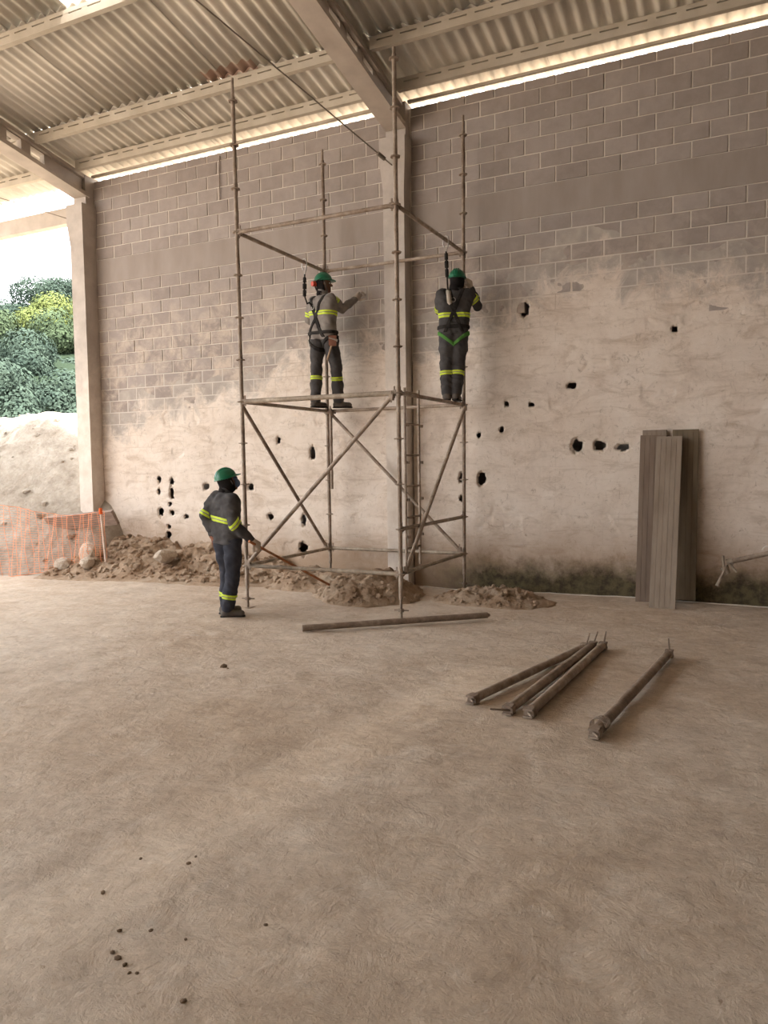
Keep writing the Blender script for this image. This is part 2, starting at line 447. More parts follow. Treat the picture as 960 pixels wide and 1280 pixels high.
BND_U = np.array([-10.5, -9.3, -8.0, -6.8, -5.8, -4.9, -4.4, -3.8, -3.0, -2.2, -1.4, -0.4, 0.6, 9.0])
BND_Z = np.array([2.78, 2.95, 3.12, 3.42, 3.70, 3.92, 3.70, 3.95, 4.28, 4.42, 4.32, 4.12, 4.05, 4.1])
HOLES = [(-9.144, 1.532, .030, .065), (-9.152, 1.341, .026, .04), (-8.866, 1.504, .032, .055), (-8.874, 1.315, .036, .095), (-8.916, 1.126, .03, .025),
         (-9.131, .987, .055, .075), (-8.887, .977, .035, .035), (-8.966, .745, .035, .028), (-8.972, .595, .04, .05), (-8.581, .915, .05, .028),
         (-8.144, 1.423, .05, .05), (-7.268, 1.411, .055, .045), (-6.099, 1.936, .04, .09), (-6.717, 2.146, .03, .045), (-6.28, .919, .03, .09),
         (-6.306, .46, .07, .10), (-3.702, 1.548, .035, .085), (-3.411, 1.525, .055, .085), (-2.116, 1.956, .068, .075), (-1.822, 1.949, .068, .065),
         (-1.535, 1.922, .075, .036), (-2.179, 2.731, .055, .034), (-2.811, 3.762, .06, .075), (-.94, 3.338, .028, .028), (-3.056, 2.534, .018, .03),
         (-3.124, 2.194, .02, .03), (-3.442, 2.127, .016, .03), (-2.716, 2.508, .028, .02), (-6.9, .95, .05, .04), (-3.70, 1.26, .035, .03)]

def make_bay(name, u0, u1, joint, label):
    root = empty(name, (0, 0, 0)); prop(root, label, kind='structure')
    core = MB()
    left = u0 < -8
    zlow, zlid = (2.35, 2.35) if left else (3.2, 4.0)
    cuts = [] if left else [(-2.91, -2.71, 3.93), (-1.0, -0.88, 3.5)]      # hollow behind the two high holes
    a = u0 - 0.15
    for c0, c1, zc in cuts + [(u1 + 0.15, None, 0)]:
        core.box((a, W + 0.009, zlow), (c0, W + 0.14, WT - 0.01))
        if c1 is not None: core.box((c0, W + 0.009, zc), (c1, W + 0.14, WT - 0.01)); a = c1
    core.box((u0 - 0.15, W + 0.62, -0.3), (u1 + 0.15, W + 0.68, zlid + 0.05))  # slab, lid and ends: unseen box added to keep the holes dark
    core.box((u0 - 0.15, W + 0.13, zlid), (u1 + 0.15, W + 0.68, zlid + 0.06))
    for q in (u0 - 0.15, u1 + 0.09): core.box((q, W + 0.02, -0.3), (q + 0.06, W + 0.62, zlid + 0.05))
    core.build('mortar_bed_and_dark_box', M['mortar'], root)
    bd = MB(); bd.box((u0, W - 0.004, ZB - 2 * CH + 0.006), (u1, W + 0.15, ZB - 0.004))
    bd.build('tie_beam', M['beam_band'], root)
    vis1 = min(u1, 0.75)
    cnt = 0
    for j in range(-13, 8):
        if j in (-1, -2): continue
        z0 = ZB + j * CH
        z1 = min(z0 + CH, WT) - JW / 2; z0 += JW / 2
        if z1 - z0 < 0.05: continue
        off = joint + (0.5 * BL_ if (j % 2) else 0.0)
        k0 = math.floor((u0 - off) / BL_)
        k1 = math.ceil((vis1 - off) / BL_)
        for k in range(k0, k1):
            a = max(off + k * BL_ + JW / 2, u0); b = min(off + (k + 1) * BL_ - JW / 2, u1)
            if b - a < 0.04: continue
            um = (a + b) / 2
            if z1 < np.interp(um, BND_U, BND_Z) - 0.42: continue
            o = link('block', block_mesh(b - a, z1 - z0), root, (um, W + random.uniform(-0.003, 0.003), (z0 + z1) / 2))
            o.rotation_euler = (random.uniform(-.004, .004), 0, random.uniform(-.006, .006))
            cnt += 1
    if u1 > vis1:      # the blockwork past the edge of the view, joined
        far = MB()
        for j in range(-5, 8):
            if j in (-1, -2): continue
            z0 = ZB + j * CH + JW / 2; z1 = min(ZB + (j + 1) * CH, WT) - JW / 2
            off = joint + (0.5 * BL_ if (j % 2) else 0.0)
            k = math.ceil((vis1 - off) / BL_)
            while off + k * BL_ < u1 - 0.05:
                far.box((off + k * BL_ + JW / 2, W, z0), (min(off + (k + 1) * BL_ - JW / 2, u1), W + 0.1, z1)); k += 1
        prop(far.build('blockwork', M['brick'], root), kind='stuff')
    # rough lime render: a relief that sinks behind the blocks along a ragged upper edge
    st = 0.0165
    ua = np.arange(u0, min(u1, 1.2) + st, st); za = np.arange(-0.12, 5.0, st)
    U, Zz = np.meshgrid(ua, za, indexing='ij')
    bnd = np.interp(U, BND_U, BND_Z) + 0.30 * fbm(U * 0.9 + 3, Zz * 0.9, 3) + 0.20 * fbm(U * 3.5, Zz * 3.5, 3)
    d = bnd - Zz
    th = np.clip(d * 0.018, -0.016, 0.010)
    rel = 0.0085 * fbm(U * 2.3, Zz * 2.3, 4, 0.6) + 0.004 * fbm(U * 9, Zz * 9, 3)
    jz = np.abs(((Zz - ZB) / CH + 0.5) % 1 - 0.5) * CH
    gr = 0.0035 * np.exp(-(jz / 0.012) ** 2) * sstep(0.45, 0.6, vn2(U * 1.1 + 9, Zz * 1.1))
    th = th + rel * sstep(-0.3, 0.5, d) - gr
    pe = np.maximum(0, fbm(U * 1.7 + 40, Zz * 2.0, 4, 0.6) - 0.34)      # spalled patches
    th = th - np.minimum(pe * 0.10, 0.012) * (d > 0.3)
    depth = np.zeros_like(th)
    for hu, hz, ru, rz in HOLES:
        if not (u0 < hu < u1): continue
        rr = np.sqrt(((U - hu) / (ru + 0.006)) ** 2 + ((Zz - hz) / (rz + 0.006)) ** 2) + 0.55 * (vn2(U * 30, Zz * 30) - 0.5)
        depth = np.maximum(depth, np.where(rr < 0.8, 0.19, 0) + np.where((rr >= 0.8) & (rr < 1.15), 0.028, 0))
    V = W - th + depth
    keep = (d > -0.5) & ((depth < 0.1))
    mask = keep[:-1, :-1] & keep[1:, 1:] & keep[:-1, 1:] & keep[1:, :-1]
    pm = grid_mesh('render_coat', U, V, Zz, M['plaster' if u0 < -8 else 'plaster2'], True, mask)
    at = pm.attributes.new('cover', 'FLOAT', 'POINT'); at.data.foreach_set('value', d.ravel().astype(np.float32))
    link('render_coat', pm, root)
    if u1 > 1.2:
        m = MB(); m.box((1.18, W - 0.006, -0.12), (u1, W + 0.1, 4.1)); m.build('render_coat', M['plaster'], root)
    return root
make_bay('wall_left', UL, UM0, -9.8468 * K, 'concrete block wall bay with ragged lime render, left of the middle column')
make_bay('wall_right', UM1, UR, -1.5578 * K, 'concrete block wall bay with dark tie beam and stained lower render, right of the middle column')

# unseen sides of the shed; the rear one is added to cut light from behind
RX = 8.6
m = MB(); m.box((RX, -10.3, -0.2), (RX + 0.2, 10.4, 8.9)); prop(m.build('wall_side', M['brick']), 'plain side wall closing the shed', kind='structure')
m = MB(); m.box((-10.5, -10.3, -0.2), (RX, -10.1, 7.2)); prop(m.build('wall_rear_blocker', M['brick']), 'unseen plain rear wall added to cut light from behind', kind='structure')

# ------------------------------------------------------------------ setting: columns
def column(name, x0, x1, vf, label):
    m = MB()
    vb = W + 0.12
    m.box((x0, vf, -0.3), (x1, vb, 5.55))
    e = 0.035
    # flared capital
    lo = [(x0, vf), (x1, vf), (x1, vb), (x0, vb)]
    hi = [(x0 - e, vf - e), (x1 + e, vf - e), (x1 + e, vb), (x0 - e, vb)]
    vs = [(*q, 5.55) for q in lo] + [(*q, 5.95) for q in hi] + [(*q, 6.24) for q in hi]
    fs = [(k, (k + 1) % 4, 4 + (k + 1) % 4, 4 + k) for k in range(4)] + [(4 + k, 4 + (k + 1) % 4, 8 + (k + 1) % 4, 8 + k) for k in range(4)] + [(8, 9, 10, 11)]
    m.add(vs, fs)
    m.box((x0 + 0.01, vf + 0.10, 6.2), (x1 - 0.01, vb, 6.74))
    return prop(m.build(name, M['column']), label, kind='structure')
column('column', -10.70, -10.40, 9.82, 'end concrete column with flared capital beside the open side of the shed')
column('column', -4.76, -4.44, 9.90, 'middle concrete column with flared capital behind the scaffold')

# ------------------------------------------------------------------ setting: roof beams with rectangular openings
SL = 0.2
def rz(v): return 6.82 + SL * (W - v)            # underside of the sheets' valleys
def roof_beam(xc, label, hole0=9.06):
    root = empty('roof_beam'); prop(root, label, kind='structure')
    def sl(mb, x0, x1, v0, v1, d0, d1):     # a sloping box: d = depth below the roof line
        vs = []
        for x in (x0, x1):
            for v, d in ((v0, d0), (v1, d0), (v1, d1), (v0, d1)):
                vs.append((x, v, rz(v) - d))
        mb.add(vs, [(0, 1, 2, 3), (7, 6, 5, 4), (0, 4, 5, 1), (1, 5, 6, 2), (2, 6, 7, 3), (3, 7, 4, 0)])
    V0, V1 = 9.98, 0.0
    m = MB(); sl(m, xc - 0.15, xc + 0.15, V1, V0, 0.47, 0.40); m.build('bottom_flange', M['concrete'], root)
    m = MB(); sl(m, xc - 0.11, xc + 0.11, V1, V0, 0.165, 0.10); m.build('top_flange', M['concrete'], root)
    m = MB()
    v = V0; h = hole0
    while h > 0.4:
        sl(m, xc - 0.05, xc + 0.05, h + 0.13, v, 0.41, 0.16)
        sl(m, xc - 0.05, xc + 0.05, h - 0.13, h + 0.13, 0.41, 0.385)
        sl(m, xc - 0.05, xc + 0.05, h - 0.13, h + 0.13, 0.180, 0.16)
        v = h - 0.13; h -= 0.43
    sl(m, xc - 0.05, xc + 0.05, V1, v, 0.41, 0.16)
    m.build('web', M['concrete'], root)
    return root
roof_beam(-10.53, 'concrete roof beam with square openings running from the end column', 9.02)
roof_beam(-4.59, 'concrete roof beam with square openings running from the middle column')

# ------------------------------------------------------------------ setting: ceiling of corrugated sheets on slotted purlins
ceil = empty('ceiling'); prop(ceil, 'corrugated fibre cement roof underside on slotted purlins', kind='structure')
def sheet_mesh(v0, v1, waves=6, pitch=0.176, amp=0.026, cut=None):
    n = waves * 10 + 4
    xa = np.linspace(-0.02, waves * pitch + 0.02, n + 1)
    prof = amp * (1 - np.cos(2 * math.pi * xa / pitch)) 
    va = np.array([v0, v1])
    Xs = np.repeat(xa[:, None], 2, 1); Vs = np.repeat(va[None], n + 1, 0)
    Zs = prof[:, None] + SL * (W - Vs) + 6.82
    Zt = Zs + 0.008
    A = np.stack([Xs, Vs, Zs], -1).reshape(-1, 3); B = np.stack([Xs, Vs, Zt], -1).reshape(-1, 3)
    idx = np.arange(2 * (n + 1)).reshape(n + 1, 2)
    Q = np.stack([idx[:-1, 0], idx[:-1, 1], idx[1:, 1], idx[1:, 0]], -1)
    Q2 = Q[:, ::-1] + len(A)
    E1 = np.stack([idx[:-1, 0], idx[1:, 0], idx[1:, 0] + len(A), idx[:-1, 0] + len(A)], -1)
    E2 = np.stack([idx[1:, 1], idx[:-1, 1], idx[:-1, 1] + len(A), idx[1:, 1] + len(A)], -1)
    return quads_mesh('roof_sheet', np.concatenate([A, B]), np.concatenate([Q, Q2, E1, E2]), M['roof'])
ROWS = [(10.36, 8.908), (8.965, 7.208), (7.265, 5.50)]
rowm = [sheet_mesh(*r) for r in ROWS]
cutm = sheet_mesh(7.02, 5.50)
SW = 6 * 0.176
x = -14.1
c = 0
while x < 1.6:
    for r, me in enumerate(rowm):
        mm = me
        if r == 2 and x < -7.72 < x + SW: mm = cutm
        o = link('roof_sheet', mm, ceil, (x, 0, 0.010 * r + random.uniform(0, 0.004) + (0.009 if c % 2 else 0)))
        o.rotation_euler = (0, 0, random.uniform(-.0025, .0025))
    x += SW; c += 1
x_end = x
# rest of the roof (out of view) as plain ribbed cladding
def clad(x0, x1, v0, v1, fz, name='roof_sheet'):
    n = int((x1 - x0) / 0.176 * 6)
    xa = np.linspace(x0, x1, n)
    Xs = np.repeat(xa[:, None], 2, 1); Vs = np.repeat(np.array([[v0, v1]]), n, 0)
    Zs = 0.026 * (1 - np.cos(2 * math.pi * Xs / 0.176)) + fz(Vs)
    return prop(link(name, grid_mesh(name, Xs, Vs, Zs, M['roof']), ceil), kind='stuff')
clad(x_end, RX + 0.3, 10.36, 0.0, lambda v: rz(v) + 0.012)
clad(-14.1, x_end, 5.58, 0.0, lambda v: rz(v) + 0.03)
clad(-14.1, RX + 0.3, 0.0, -10.6, lambda v: 6.82 + SL * W + SL * v)

def purlin(v, x0, x1, depth=0.15, wd=0.075):
    m = MB()
    zt = rz(v) - 0.006
    s = SL
    m.box((x0, v - wd / 2, zt - depth), (x1, v + wd / 2, zt - 0.062))
    m.box((x0, v - wd / 2, zt - 0.044), (x1, v + wd / 2, zt + 0.004))
    xx = x0
    while xx < x1:
        m.box((xx, v - wd / 2 + 0.001, zt - 0.063), (min(xx + 0.10, x1), v + wd / 2 - 0.001, zt - 0.043)); xx += 0.32
    return m.build('purlin', M['purlin'], ceil)
for v in (9.72, 8.92, 7.22, 5.55):
    purlin(v, -14.0, -10.69); purlin(v, -10.37, -4.75); purlin(v, -4.43, RX)
for v in (3.9, 2.2, 0.5): purlin(v, -14.0, RX)
m = MB(); m.box((-10.38, 10.03, WT + 0.045), (-4.76, 10.08, WT + 0.080)); m.build('eave_rail', M['purlin'], ceil)
m = MB(); m.box((-4.43, 10.03, WT + 0.045), (RX, 10.08, WT + 0.080)); m.build('eave_rail', M['purlin'], ceil)
m = MB(); m.box((-14.0, 10.34, 6.18), (-10.66, 10.50, 6.46)); prop(m.build('trim_1', M['concrete']), 'pale concrete eave beam over the open side', kind='structure')

# ------------------------------------------------------------------ bracing cables
def cable(pts, label, turn=None):
    m = MB(); m.path(pts, 0.009, 6)
    root = empty('brace_cable', pts[0]); prop(root, label, 'cable')
    o = m.build('wire', M['cable'], root); o.location = -Vector(pts[0])
    if turn:
        a, b = turn; t = MB(); t.tube(a, b, 0.028, 0.028, 8)
        q = t.build('turnbuckle', M['cable'], root); q.location = -Vector(pts[0])
A = Vector((-4.60, 9.885, 5.86)); B = A + Vector((-1.0, -2.88, 0.98)) * 2.25
dr = (B - A).normalized()
cable([A, B + dr * 0.0], 'thin steel bracing cable with turnbuckle rising from the middle column', (A + dr * 0.16, A + dr * 0.30))
cable([(-10.70, 9.86, 6.02), (-12.6, 9.86, 6.72), (-13.2, 9.86, 6.86)], 'thin steel cable crossing the open bay from the end column')

# ------------------------------------------------------------------ earth mound outside, soil heaps by the wall
def seg_dist(X, Y, a, b):
    a = np.array(a); b = np.array(b); d = b - a
    t = np.clip(((X - a[0]) * d[0] + (Y - a[1]) * d[1]) / (d @ d), 0, 1)
    return np.hypot(X - a[0] - t * d[0], Y - a[1] - t * d[1])
def heap(name, x0, x1, y0, y1, st, fz, mat, label, cat):
    xa = np.arange(x0, x1 + st, st); ya = np.arange(y0, y1 + st, st)
    X, Y = np.meshgrid(xa, ya, indexing='ij')
    Z = fz(X, Y)
    G = ground_z(X, Y)
    keep = Z > 0.004
    mask = keep[:-1, :-1] | keep[1:, 1:] | keep[:-1, 1:] | keep[1:, :-1]
    Z = np.where(keep, G + Z, G - 0.04)
    loc = Vector(((x0 + x1) / 2, (y0 + y1) / 2, 0))
    root = empty(name, loc); prop(root, label, cat)
    return root, loc, (X, Y, Z, mask)
def finish_heap(root, loc, data, mat, name='earth'):
    X, Y, Z, mask = data
    return link(name, grid_mesh(name, X - loc.x, Y - loc.y, Z - loc.z, mat, True, mask), root)

def lump_mesh(seed, mat, sub=2, rough=0.35):
    bm = bmesh.new(); bmesh.ops.create_icosphere(bm, subdivisions=sub, radius=1.0)
    P = np.array([v.co[:] for v in bm.verts]) + seed * 3.7
    n = vn3(P, 1.1) * 1.2 + vn3(P, 2.7) * 0.6
    for v, k in zip(bm.verts, n): v.co *= 1 + rough * k
    me = bpy.data.meshes.new('lump'); bm.to_mesh(me); bm.free(); me.materials.append(mat)
    return me
_ico = bmesh.new(); bmesh.ops.create_icosphere(_ico, subdivisions=1, radius=1.0)
ICO_V = np.array([v.co[:] for v in _ico.verts]); ICO_F = [tuple(v.index for v in f.verts) for f in _ico.faces]; _ico.free()
def clods(root, loc, pts, mat, smin, smax, seed):
    r = np.random.default_rng(seed); m = MB()
    for (x, y, z) in pts:
        s = smin + (smax - smin) * r.random() ** 2.5
        V = ICO_V * (1 + 0.5 * (r.random((len(ICO_V), 1)) - 0.5)) * s * np.array([1, 0.6 + 0.6 * r.random(), 0.5 + 0.4 * r.random()])
        a = r.random() * 6.28; ca, sa = math.cos(a), math.sin(a)
        V = V @ np.array([[ca, sa, 0], [-sa, ca, 0], [0, 0, 1]])
        m.add(V + np.array([x, y, z + s * 0.15]) - np.array(loc), ICO_F)
    return prop(m.build('clods', mat, root), kind='stuff')
def surf_pts(data, n, seed, zmin=0.03):
    X, Y, Z, _ = data; r = np.random.default_rng(seed)
    G = Z - ground_z(X, Y)
    I = np.argwhere(G > zmin); k = r.integers(0, len(I), n)
    return [(X[i, j], Y[i, j], Z[i, j]) for i, j in I[k]]

def mound_z(x, y):
    d = seg_dist(x, y, (-17.5, 12.4), (-12.7, 11.3))
    z = 3.05 * np.clip(1.06 - np.sqrt(d * d + 0.25) / 4.35, 0, 2)
    z = np.minimum(z, 2.92 + 0.0 * z) 
    n = (0.28 * fbm(x * 0.8, y * 0.8, 4) + 0.24 * fbm(x * 3.0, y * 3.0, 4, 0.7)) * (1 - 0.75 * sstep(2.3, 2.9, z))
    ru = np.abs(fbm(x * 1.3 - y * 0.6, x * 0.25 + y * 0.5, 3)) * 0.14
    sb = ((x + 9.54) * 1.22 - (y - 9.22) * 3.06) / -3.294      # distance behind the netting line
    z = np.minimum(z + (n - ru) * sstep(0, 0.6, z), np.maximum(0, (sb - 0.10) * 1.15 + 0.25 * n))
    return np.where(z > 0, z, 0) * sstep(-9.6, -10.3, x)
root, loc, dat = heap('earth_mound', -21, -9.6, 7.0, 17, 0.06, mound_z, M['mound'], 'large pale mound of excavated earth beside the end column', 'earth mound')
finish_heap(root, loc, dat, M['mound'])
clods(root, loc, surf_pts(dat, 420, 3), M['mound'], 0.02, 0.10, 5)

def heapL(x, y):
    base = 0.62 * np.interp(x, [-10.4, -9.6, -8.6, -7.6, -6.7, -5.9], [0.9, 0.95, 0.78, 0.62, 0.42, 0.0])
    d = (W - y) / (0.62 + 0.75 * np.interp(x, [-10.4, -9, -7, -6], [1.3, 0.95, 0.8, 0.4]))
    z = base * np.clip(1 - d, 0, 1) ** 1.15
    n = 0.15 * fbm(x * 2.2, y * 2.2, 3) + 0.10 * fbm(x * 6, y * 6, 3, 0.7)
    return np.where(z > 0.0, np.maximum(z + n * sstep(0, 0.25, z), 0), 0)
root, loc, dat = heap('soil_heap', -10.4, -5.9, 8.2, 10.06, 0.03, heapL, M['soil'], 'long low bank of crumbled soil along the wall left of the scaffold', 'soil heap')
finish_heap(root, loc, dat, M['soil'])
clods(root, loc, surf_pts(dat, 900, 4), M['soil'], 0.012, 0.07, 6)
def heap_round(cx, cy, rx, ry, h):
    def f(x, y):
        d = np.sqrt(((x - cx) / rx) ** 2 + ((y - cy) / ry) ** 2) + 0.25 * fbm(x * 2.5, y * 2.5, 3)
        z = h * np.clip(1 - d, 0, 1) ** 0.9
        return np.where(z > 0, np.maximum(0, z + 0.10 * fbm(x * 6, y * 6, 4, 0.7) * sstep(0, 0.12, z)), 0)
    return f
for cx, cy, rx, ry, h, n, lb in ((-4.62, 9.1, 0.75, 0.75, 0.38, 340, 'rounded heap of crumbled reddish soil under the scaffold'),
                                 (-5.75, 9.45, 0.9, 0.55, 0.30, 260, 'low heap of crumbled soil under the rear left corner of the scaffold'),
                                 (-3.0, 9.35, 0.85, 0.55, 0.17, 260, 'shallow spread of crumbly soil right of the scaffold')):
    root, loc, dat = heap('soil_heap', cx - rx * 1.3, cx + rx * 1.3, cy - ry * 1.3, min(cy + ry * 1.3, 10.05), 0.025, heap_round(cx, cy, rx, ry, h), M['soil'], lb, 'soil heap')
    finish_heap(root, loc, dat, M['soil'])
    clods(root, loc, surf_pts(dat, n, int(cx * 10) + 99, 0.015), M['soil'], 0.01, 0.045, 8)

def rock(x, y, z, s, sc, seed, label, group=None, name='rock', mat='rock', cat='rock'):
    o = link(name, lump_mesh(seed, M[mat], 2 if s > .05 else 1), None, (x, y, z))
    o.scale = (s * sc[0], s * sc[1], s * sc[2]); o.rotation_euler = (0, 0, seed * 1.3)
    return prop(o, label, cat, group)
rock(-8.45, 9.42, 0.33, 0.16, (1.2, 0.8, 0.8), 1, 'pale lump of rock on the soil bank left of the standing worker')
rock(-9.95, 9.28, 0.30, 0.24, (1.1, 0.7, 0.9), 2, 'big pale angular rock behind the orange netting')
rock(-10.25, 9.0, 0.18, 0.17, (1.0, 0.9, 0.8), 3, 'smaller pale rock lowest in the rubble behind the orange netting')
rock(-9.75, 9.05, 0.22, 0.13, (1.2, 0.8, 0.8), 4, 'small pale rock nearest the leaning white post')
CL = [(-4.18, 5.35, .028), (-2.42, 2.26, .014), (-2.05, 1.97, .016), (-2.0, 1.955, .012), (-2.09, 1.985, .012), (-2.23, 2.57, .013), (-2.24, 2.63, .009), (-2.16, 2.09, .012), (-2.05, 2.14, .012),
      (-1.93, 1.94, .010), (-1.955, 1.93, .009), (-1.9, 2.16, .009), (-1.68, 1.89, .013), (-2.46, 2.52, .011), (-1.67, 2.35, .011), (-4.1, 5.3, .016)]
for k, (x, y, s) in enumerate(CL):
    z = float(ground_z(np.array(x), np.array(y)))
    if k == 0: rock(x, y, z + s * .5, s, (1.3, 1, .8), 20, 'dark clod of earth on bare floor in front of the standing worker', None, 'clod', 'clod', 'clod')
    else: rock(x, y, z + s * .3, s * .75, (1.3, 1, .7), 20 + k, 'small dark crumb of earth scattered on the open floor', 'dark crumbs on the floor', 'clod', 'clod', 'clod')

# half buried board in the rubble
b = MB(); b.box((-0.75, -0.03, -0.13), (0.75, 0.03, 0.13))
o = b.build('buried_board', M['board'], None, (-10.35, 9.50, 0.86)); o.rotation_euler = (0.5, -0.09, 0.05)
prop(o, 'grey brown board half buried in rubble behind the orange netting', 'board')

# ------------------------------------------------------------------ orange safety netting
root = empty('safety_netting', (-9.5, 9.35, 0)); prop(root, 'orange plastic safety netting strung in front of the earth mound', 'netting')
NP = [(-9.54, 9.22, 0.12, 1.05), (-10.05, 9.02, 0.12, 1.02), (-10.55, 8.80, 0.05, 1.06), (-11.1, 8.60, -0.02, 1.16), (-11.75, 8.35, -0.02, 1.22), (-12.6, 8.0, 0, 1.22)]
npx = np.array(NP); tt = np.linspace(0, len(NP) - 1, 160)
ipl = [np.interp(tt, np.arange(len(NP)), npx[:, k]) for k in range(4)]
m = MB(); off = Vector((-9.5, 9.35, 0))
def net_pt(i, f):
    s = 0.03 * math.sin(i * 0.21 + f * 3) + 0.02 * math.sin(i * 0.53 + f * 7)
    return Vector((ipl[0][i], ipl[1][i] + s, ipl[2][i] + (ipl[3][i] - ipl[2][i]) * f - 0.04 * math.sin(math.pi * min(i / 70, 1)) * f)) - off
NH = 26
for h in range(NH + 1):
    f = h / NH; w_ = 0.0022 if 0 < h < NH else 0.005
    for i in range(159):
        a, b_ = net_pt(i, f), net_pt(i + 1, f)
        m.add([a + Vector((0, 0, -w_)), b_ + Vector((0, 0, -w_)), b_ + Vector((0, 0, w_)), a + Vector((0, 0, w_))], [(0, 1, 2, 3)])
for i in range(0, 160, 5):
    w_ = 0.0038
    for h in range(0, NH, 2):
        a, b_ = net_pt(i, h / NH), net_pt(i, (h + 2) / NH)
        m.add([a + Vector((-w_, 0, 0)), a + Vector((w_, 0, 0)), b_ + Vector((w_, 0, 0)), b_ + Vector((-w_, 0, 0))], [(0, 1, 2, 3)])
nb = m.build('mesh_strands', M['net'], root); prop(nb, kind='stuff')
sm_ = nb.modifiers.new('thickness', 'SOLIDIFY'); sm_.thickness = 0.002
for (x, y, z0, z1), lx in ((NP[0], -0.06), (NP[4], 0.0)):
    p = MB(); p.tube(Vector((x + 0.03, y, z0 - 0.12)) - off, Vector((x + lx, y, z1 + 0.02)) - off, 0.019, 0.017, 8)
    po = p.build('post', M['post'], root)
    q = MB(); q.tube(Vector((x + lx, y, z1 - 0.05)) - off, Vector((x + lx, y, z1 + 0.05)) - off, 0.032, 0.026, 8); q.build('cap', M['orange'], po)

# ------------------------------------------------------------------ trees on the slope outside
def leaf_mat(name, a, b, tr):
    t = NT(name); oi = t.pos((1, 1, 1))
    f = t.noise(oi, 0.8, 4, 0.7)
    c = t.ramp(f, [(0.3, a), (0.7, b)])
    t.b.inputs['Transmission Weight'].default_value = 0.0
    return t.out(c, 0.9, None, 0.04)
LM = [leaf_mat('leaf_blue_green', (0.030, 0.045, 0.036), (0.056, 0.077, 0.058), 0), leaf_mat('leaf_mid_green', (0.040, 0.058, 0.034), (0.072, 0.095, 0.052), 0), leaf_mat('leaf_yellow_green', (0.085, 0.105, 0.036), (0.135, 0.155, 0.052), 0)]
TREES = [(-33.8, 28.5, 7.0, 1.35, 0, 'rounded blue green tree in front, centre of the grove'), (-34.1, 30.6, 6.3, 1.1, 0, 'dark blue green tree beside the end column'), (-33.3, 26.4, 5.9, 1.1, 0, 'low blue green tree at the left picture edge'),
         (-39.0, 32.9, 10.5, 1.2, 2, 'tree with bright yellow green sunlit crown'), (-39.4, 34.9, 10.3, 0.9, 2, 'small light green tree right of the yellow green crown'), (-38.4, 35.4, 9.2, 1.25, 1, 'mid green tree half behind the end column'),
         (-39.8, 31.3, 8.8, 1.05, 1, 'mid green tree left of the yellow green crown'), (-48.3, 42.0, 13.9, 1.5, 0, 'tall dusky tree on the skyline behind the yellow green crown'), (-48.5, 44.2, 15.0, 1.0, 0, 'thin airy tree highest on the skyline by the column'),
         (-49.0, 39.3, 12.6, 1.1, 0, 'dusky skyline tree at the left of the grove'), (-38.3, 28.7, 8.6, 1.4, 1, 'mid green tree past the left picture edge'), (-34.4, 25.9, 5.9, 1.2, 0, 'blue green bushy tree past the left picture edge'), (-44, 38.6, 11.3, 1.5, 1, 'mid green tree high on the slope behind the front grove'),
         (-44.5, 36, 10.2, 1.4, 0, 'dusky tree filling the gap behind the yellow green crown'),
         (-34.6, 31.9, 8.3, 1.2, 1, 'mid green tree between the yellow green crown and the end column'),
         (-28.2, 22.0, 4.4, 1.2, 0, 'low blue green thicket tree just above the left of the earth mound'), (-28.6, 24.2, 4.5, 1.2, 0, 'low blue green thicket tree just above the middle of the earth mound'), (-28.4, 26.2, 4.4, 1.2, 0, 'low dark thicket tree just above the earth mound by the column')]
for k, (x, y, z, r, mk, lb) in enumerate(TREES):
    r = r * 1.75; z = z - 0.35 * r
    gz = float(ground_z(np.array(float(x)), np.array(float(y))))
    root = empty('tree', (x, y, gz)); prop(root, lb, 'tree', 'trees on the slope outside')
    rg = np.random.default_rng(100 + k)
    zc = z - gz
    m = MB(); m.path([(0, 0, -0.5), (0.1, 0, zc * 0.5), (0, 0.1, zc)], [0.22, 0.16, 0.07], 7)
    for q in range(4):
        a = q * 1.6 + k; m.path([(0.05, 0, zc * 0.6), (math.cos(a) * r * .6, math.sin(a) * r * .6, zc + 0.2 * r * (q - 1))], [0.08, 0.03], 6)
    m.build('trunk', M['bark'], root)
    V = []
    nb_ = 15
    airy = 0.5 if k == 8 else 1.0
    for q in range(nb_):
        a = rg.random() * 6.28; hh = rg.uniform(-2.4, 0.9) * r if q else 0.6 * r
        w_ = 1.0 if hh < 0.2 * r else 0.7
        c0 = np.array([math.cos(a) * r * 0.75 * w_, math.sin(a) * r * 0.75 * w_, zc + hh])
        br = r * rg.uniform(0.42, 0.68)
        n = int(2000 * airy)
        d = rg.normal(size=(n, 3)); d /= np.linalg.norm(d, axis=1)[:, None]
        P = c0 + d * br * (0.80 + 0.28 * rg.random((n, 1))) * np.array([1, 1, 0.85])
        # leaf sprays, each a quad turned about the crown normal
        t1 = np.cross(d, rg.normal(size=(n, 3))); t1 /= np.linalg.norm(t1, axis=1)[:, None]
        t2 = np.cross(d, t1) + 0.7 * rg.normal(size=(n, 3)) * 0.6
        s1 = rg.uniform(0.05, 0.11, (n, 1)); s2 = rg.uniform(0.03, 0.065, (n, 1))
        V.append(np.stack([P - t1 * s1, P - t2 * s2, P + t1 * s1, P + t2 * s2], 1))
    V = np.concatenate(V).reshape(-1, 3)
    link('crown', quads_mesh('crown', V, np.arange(len(V)).reshape(-1, 4), LM[mk], False), root)

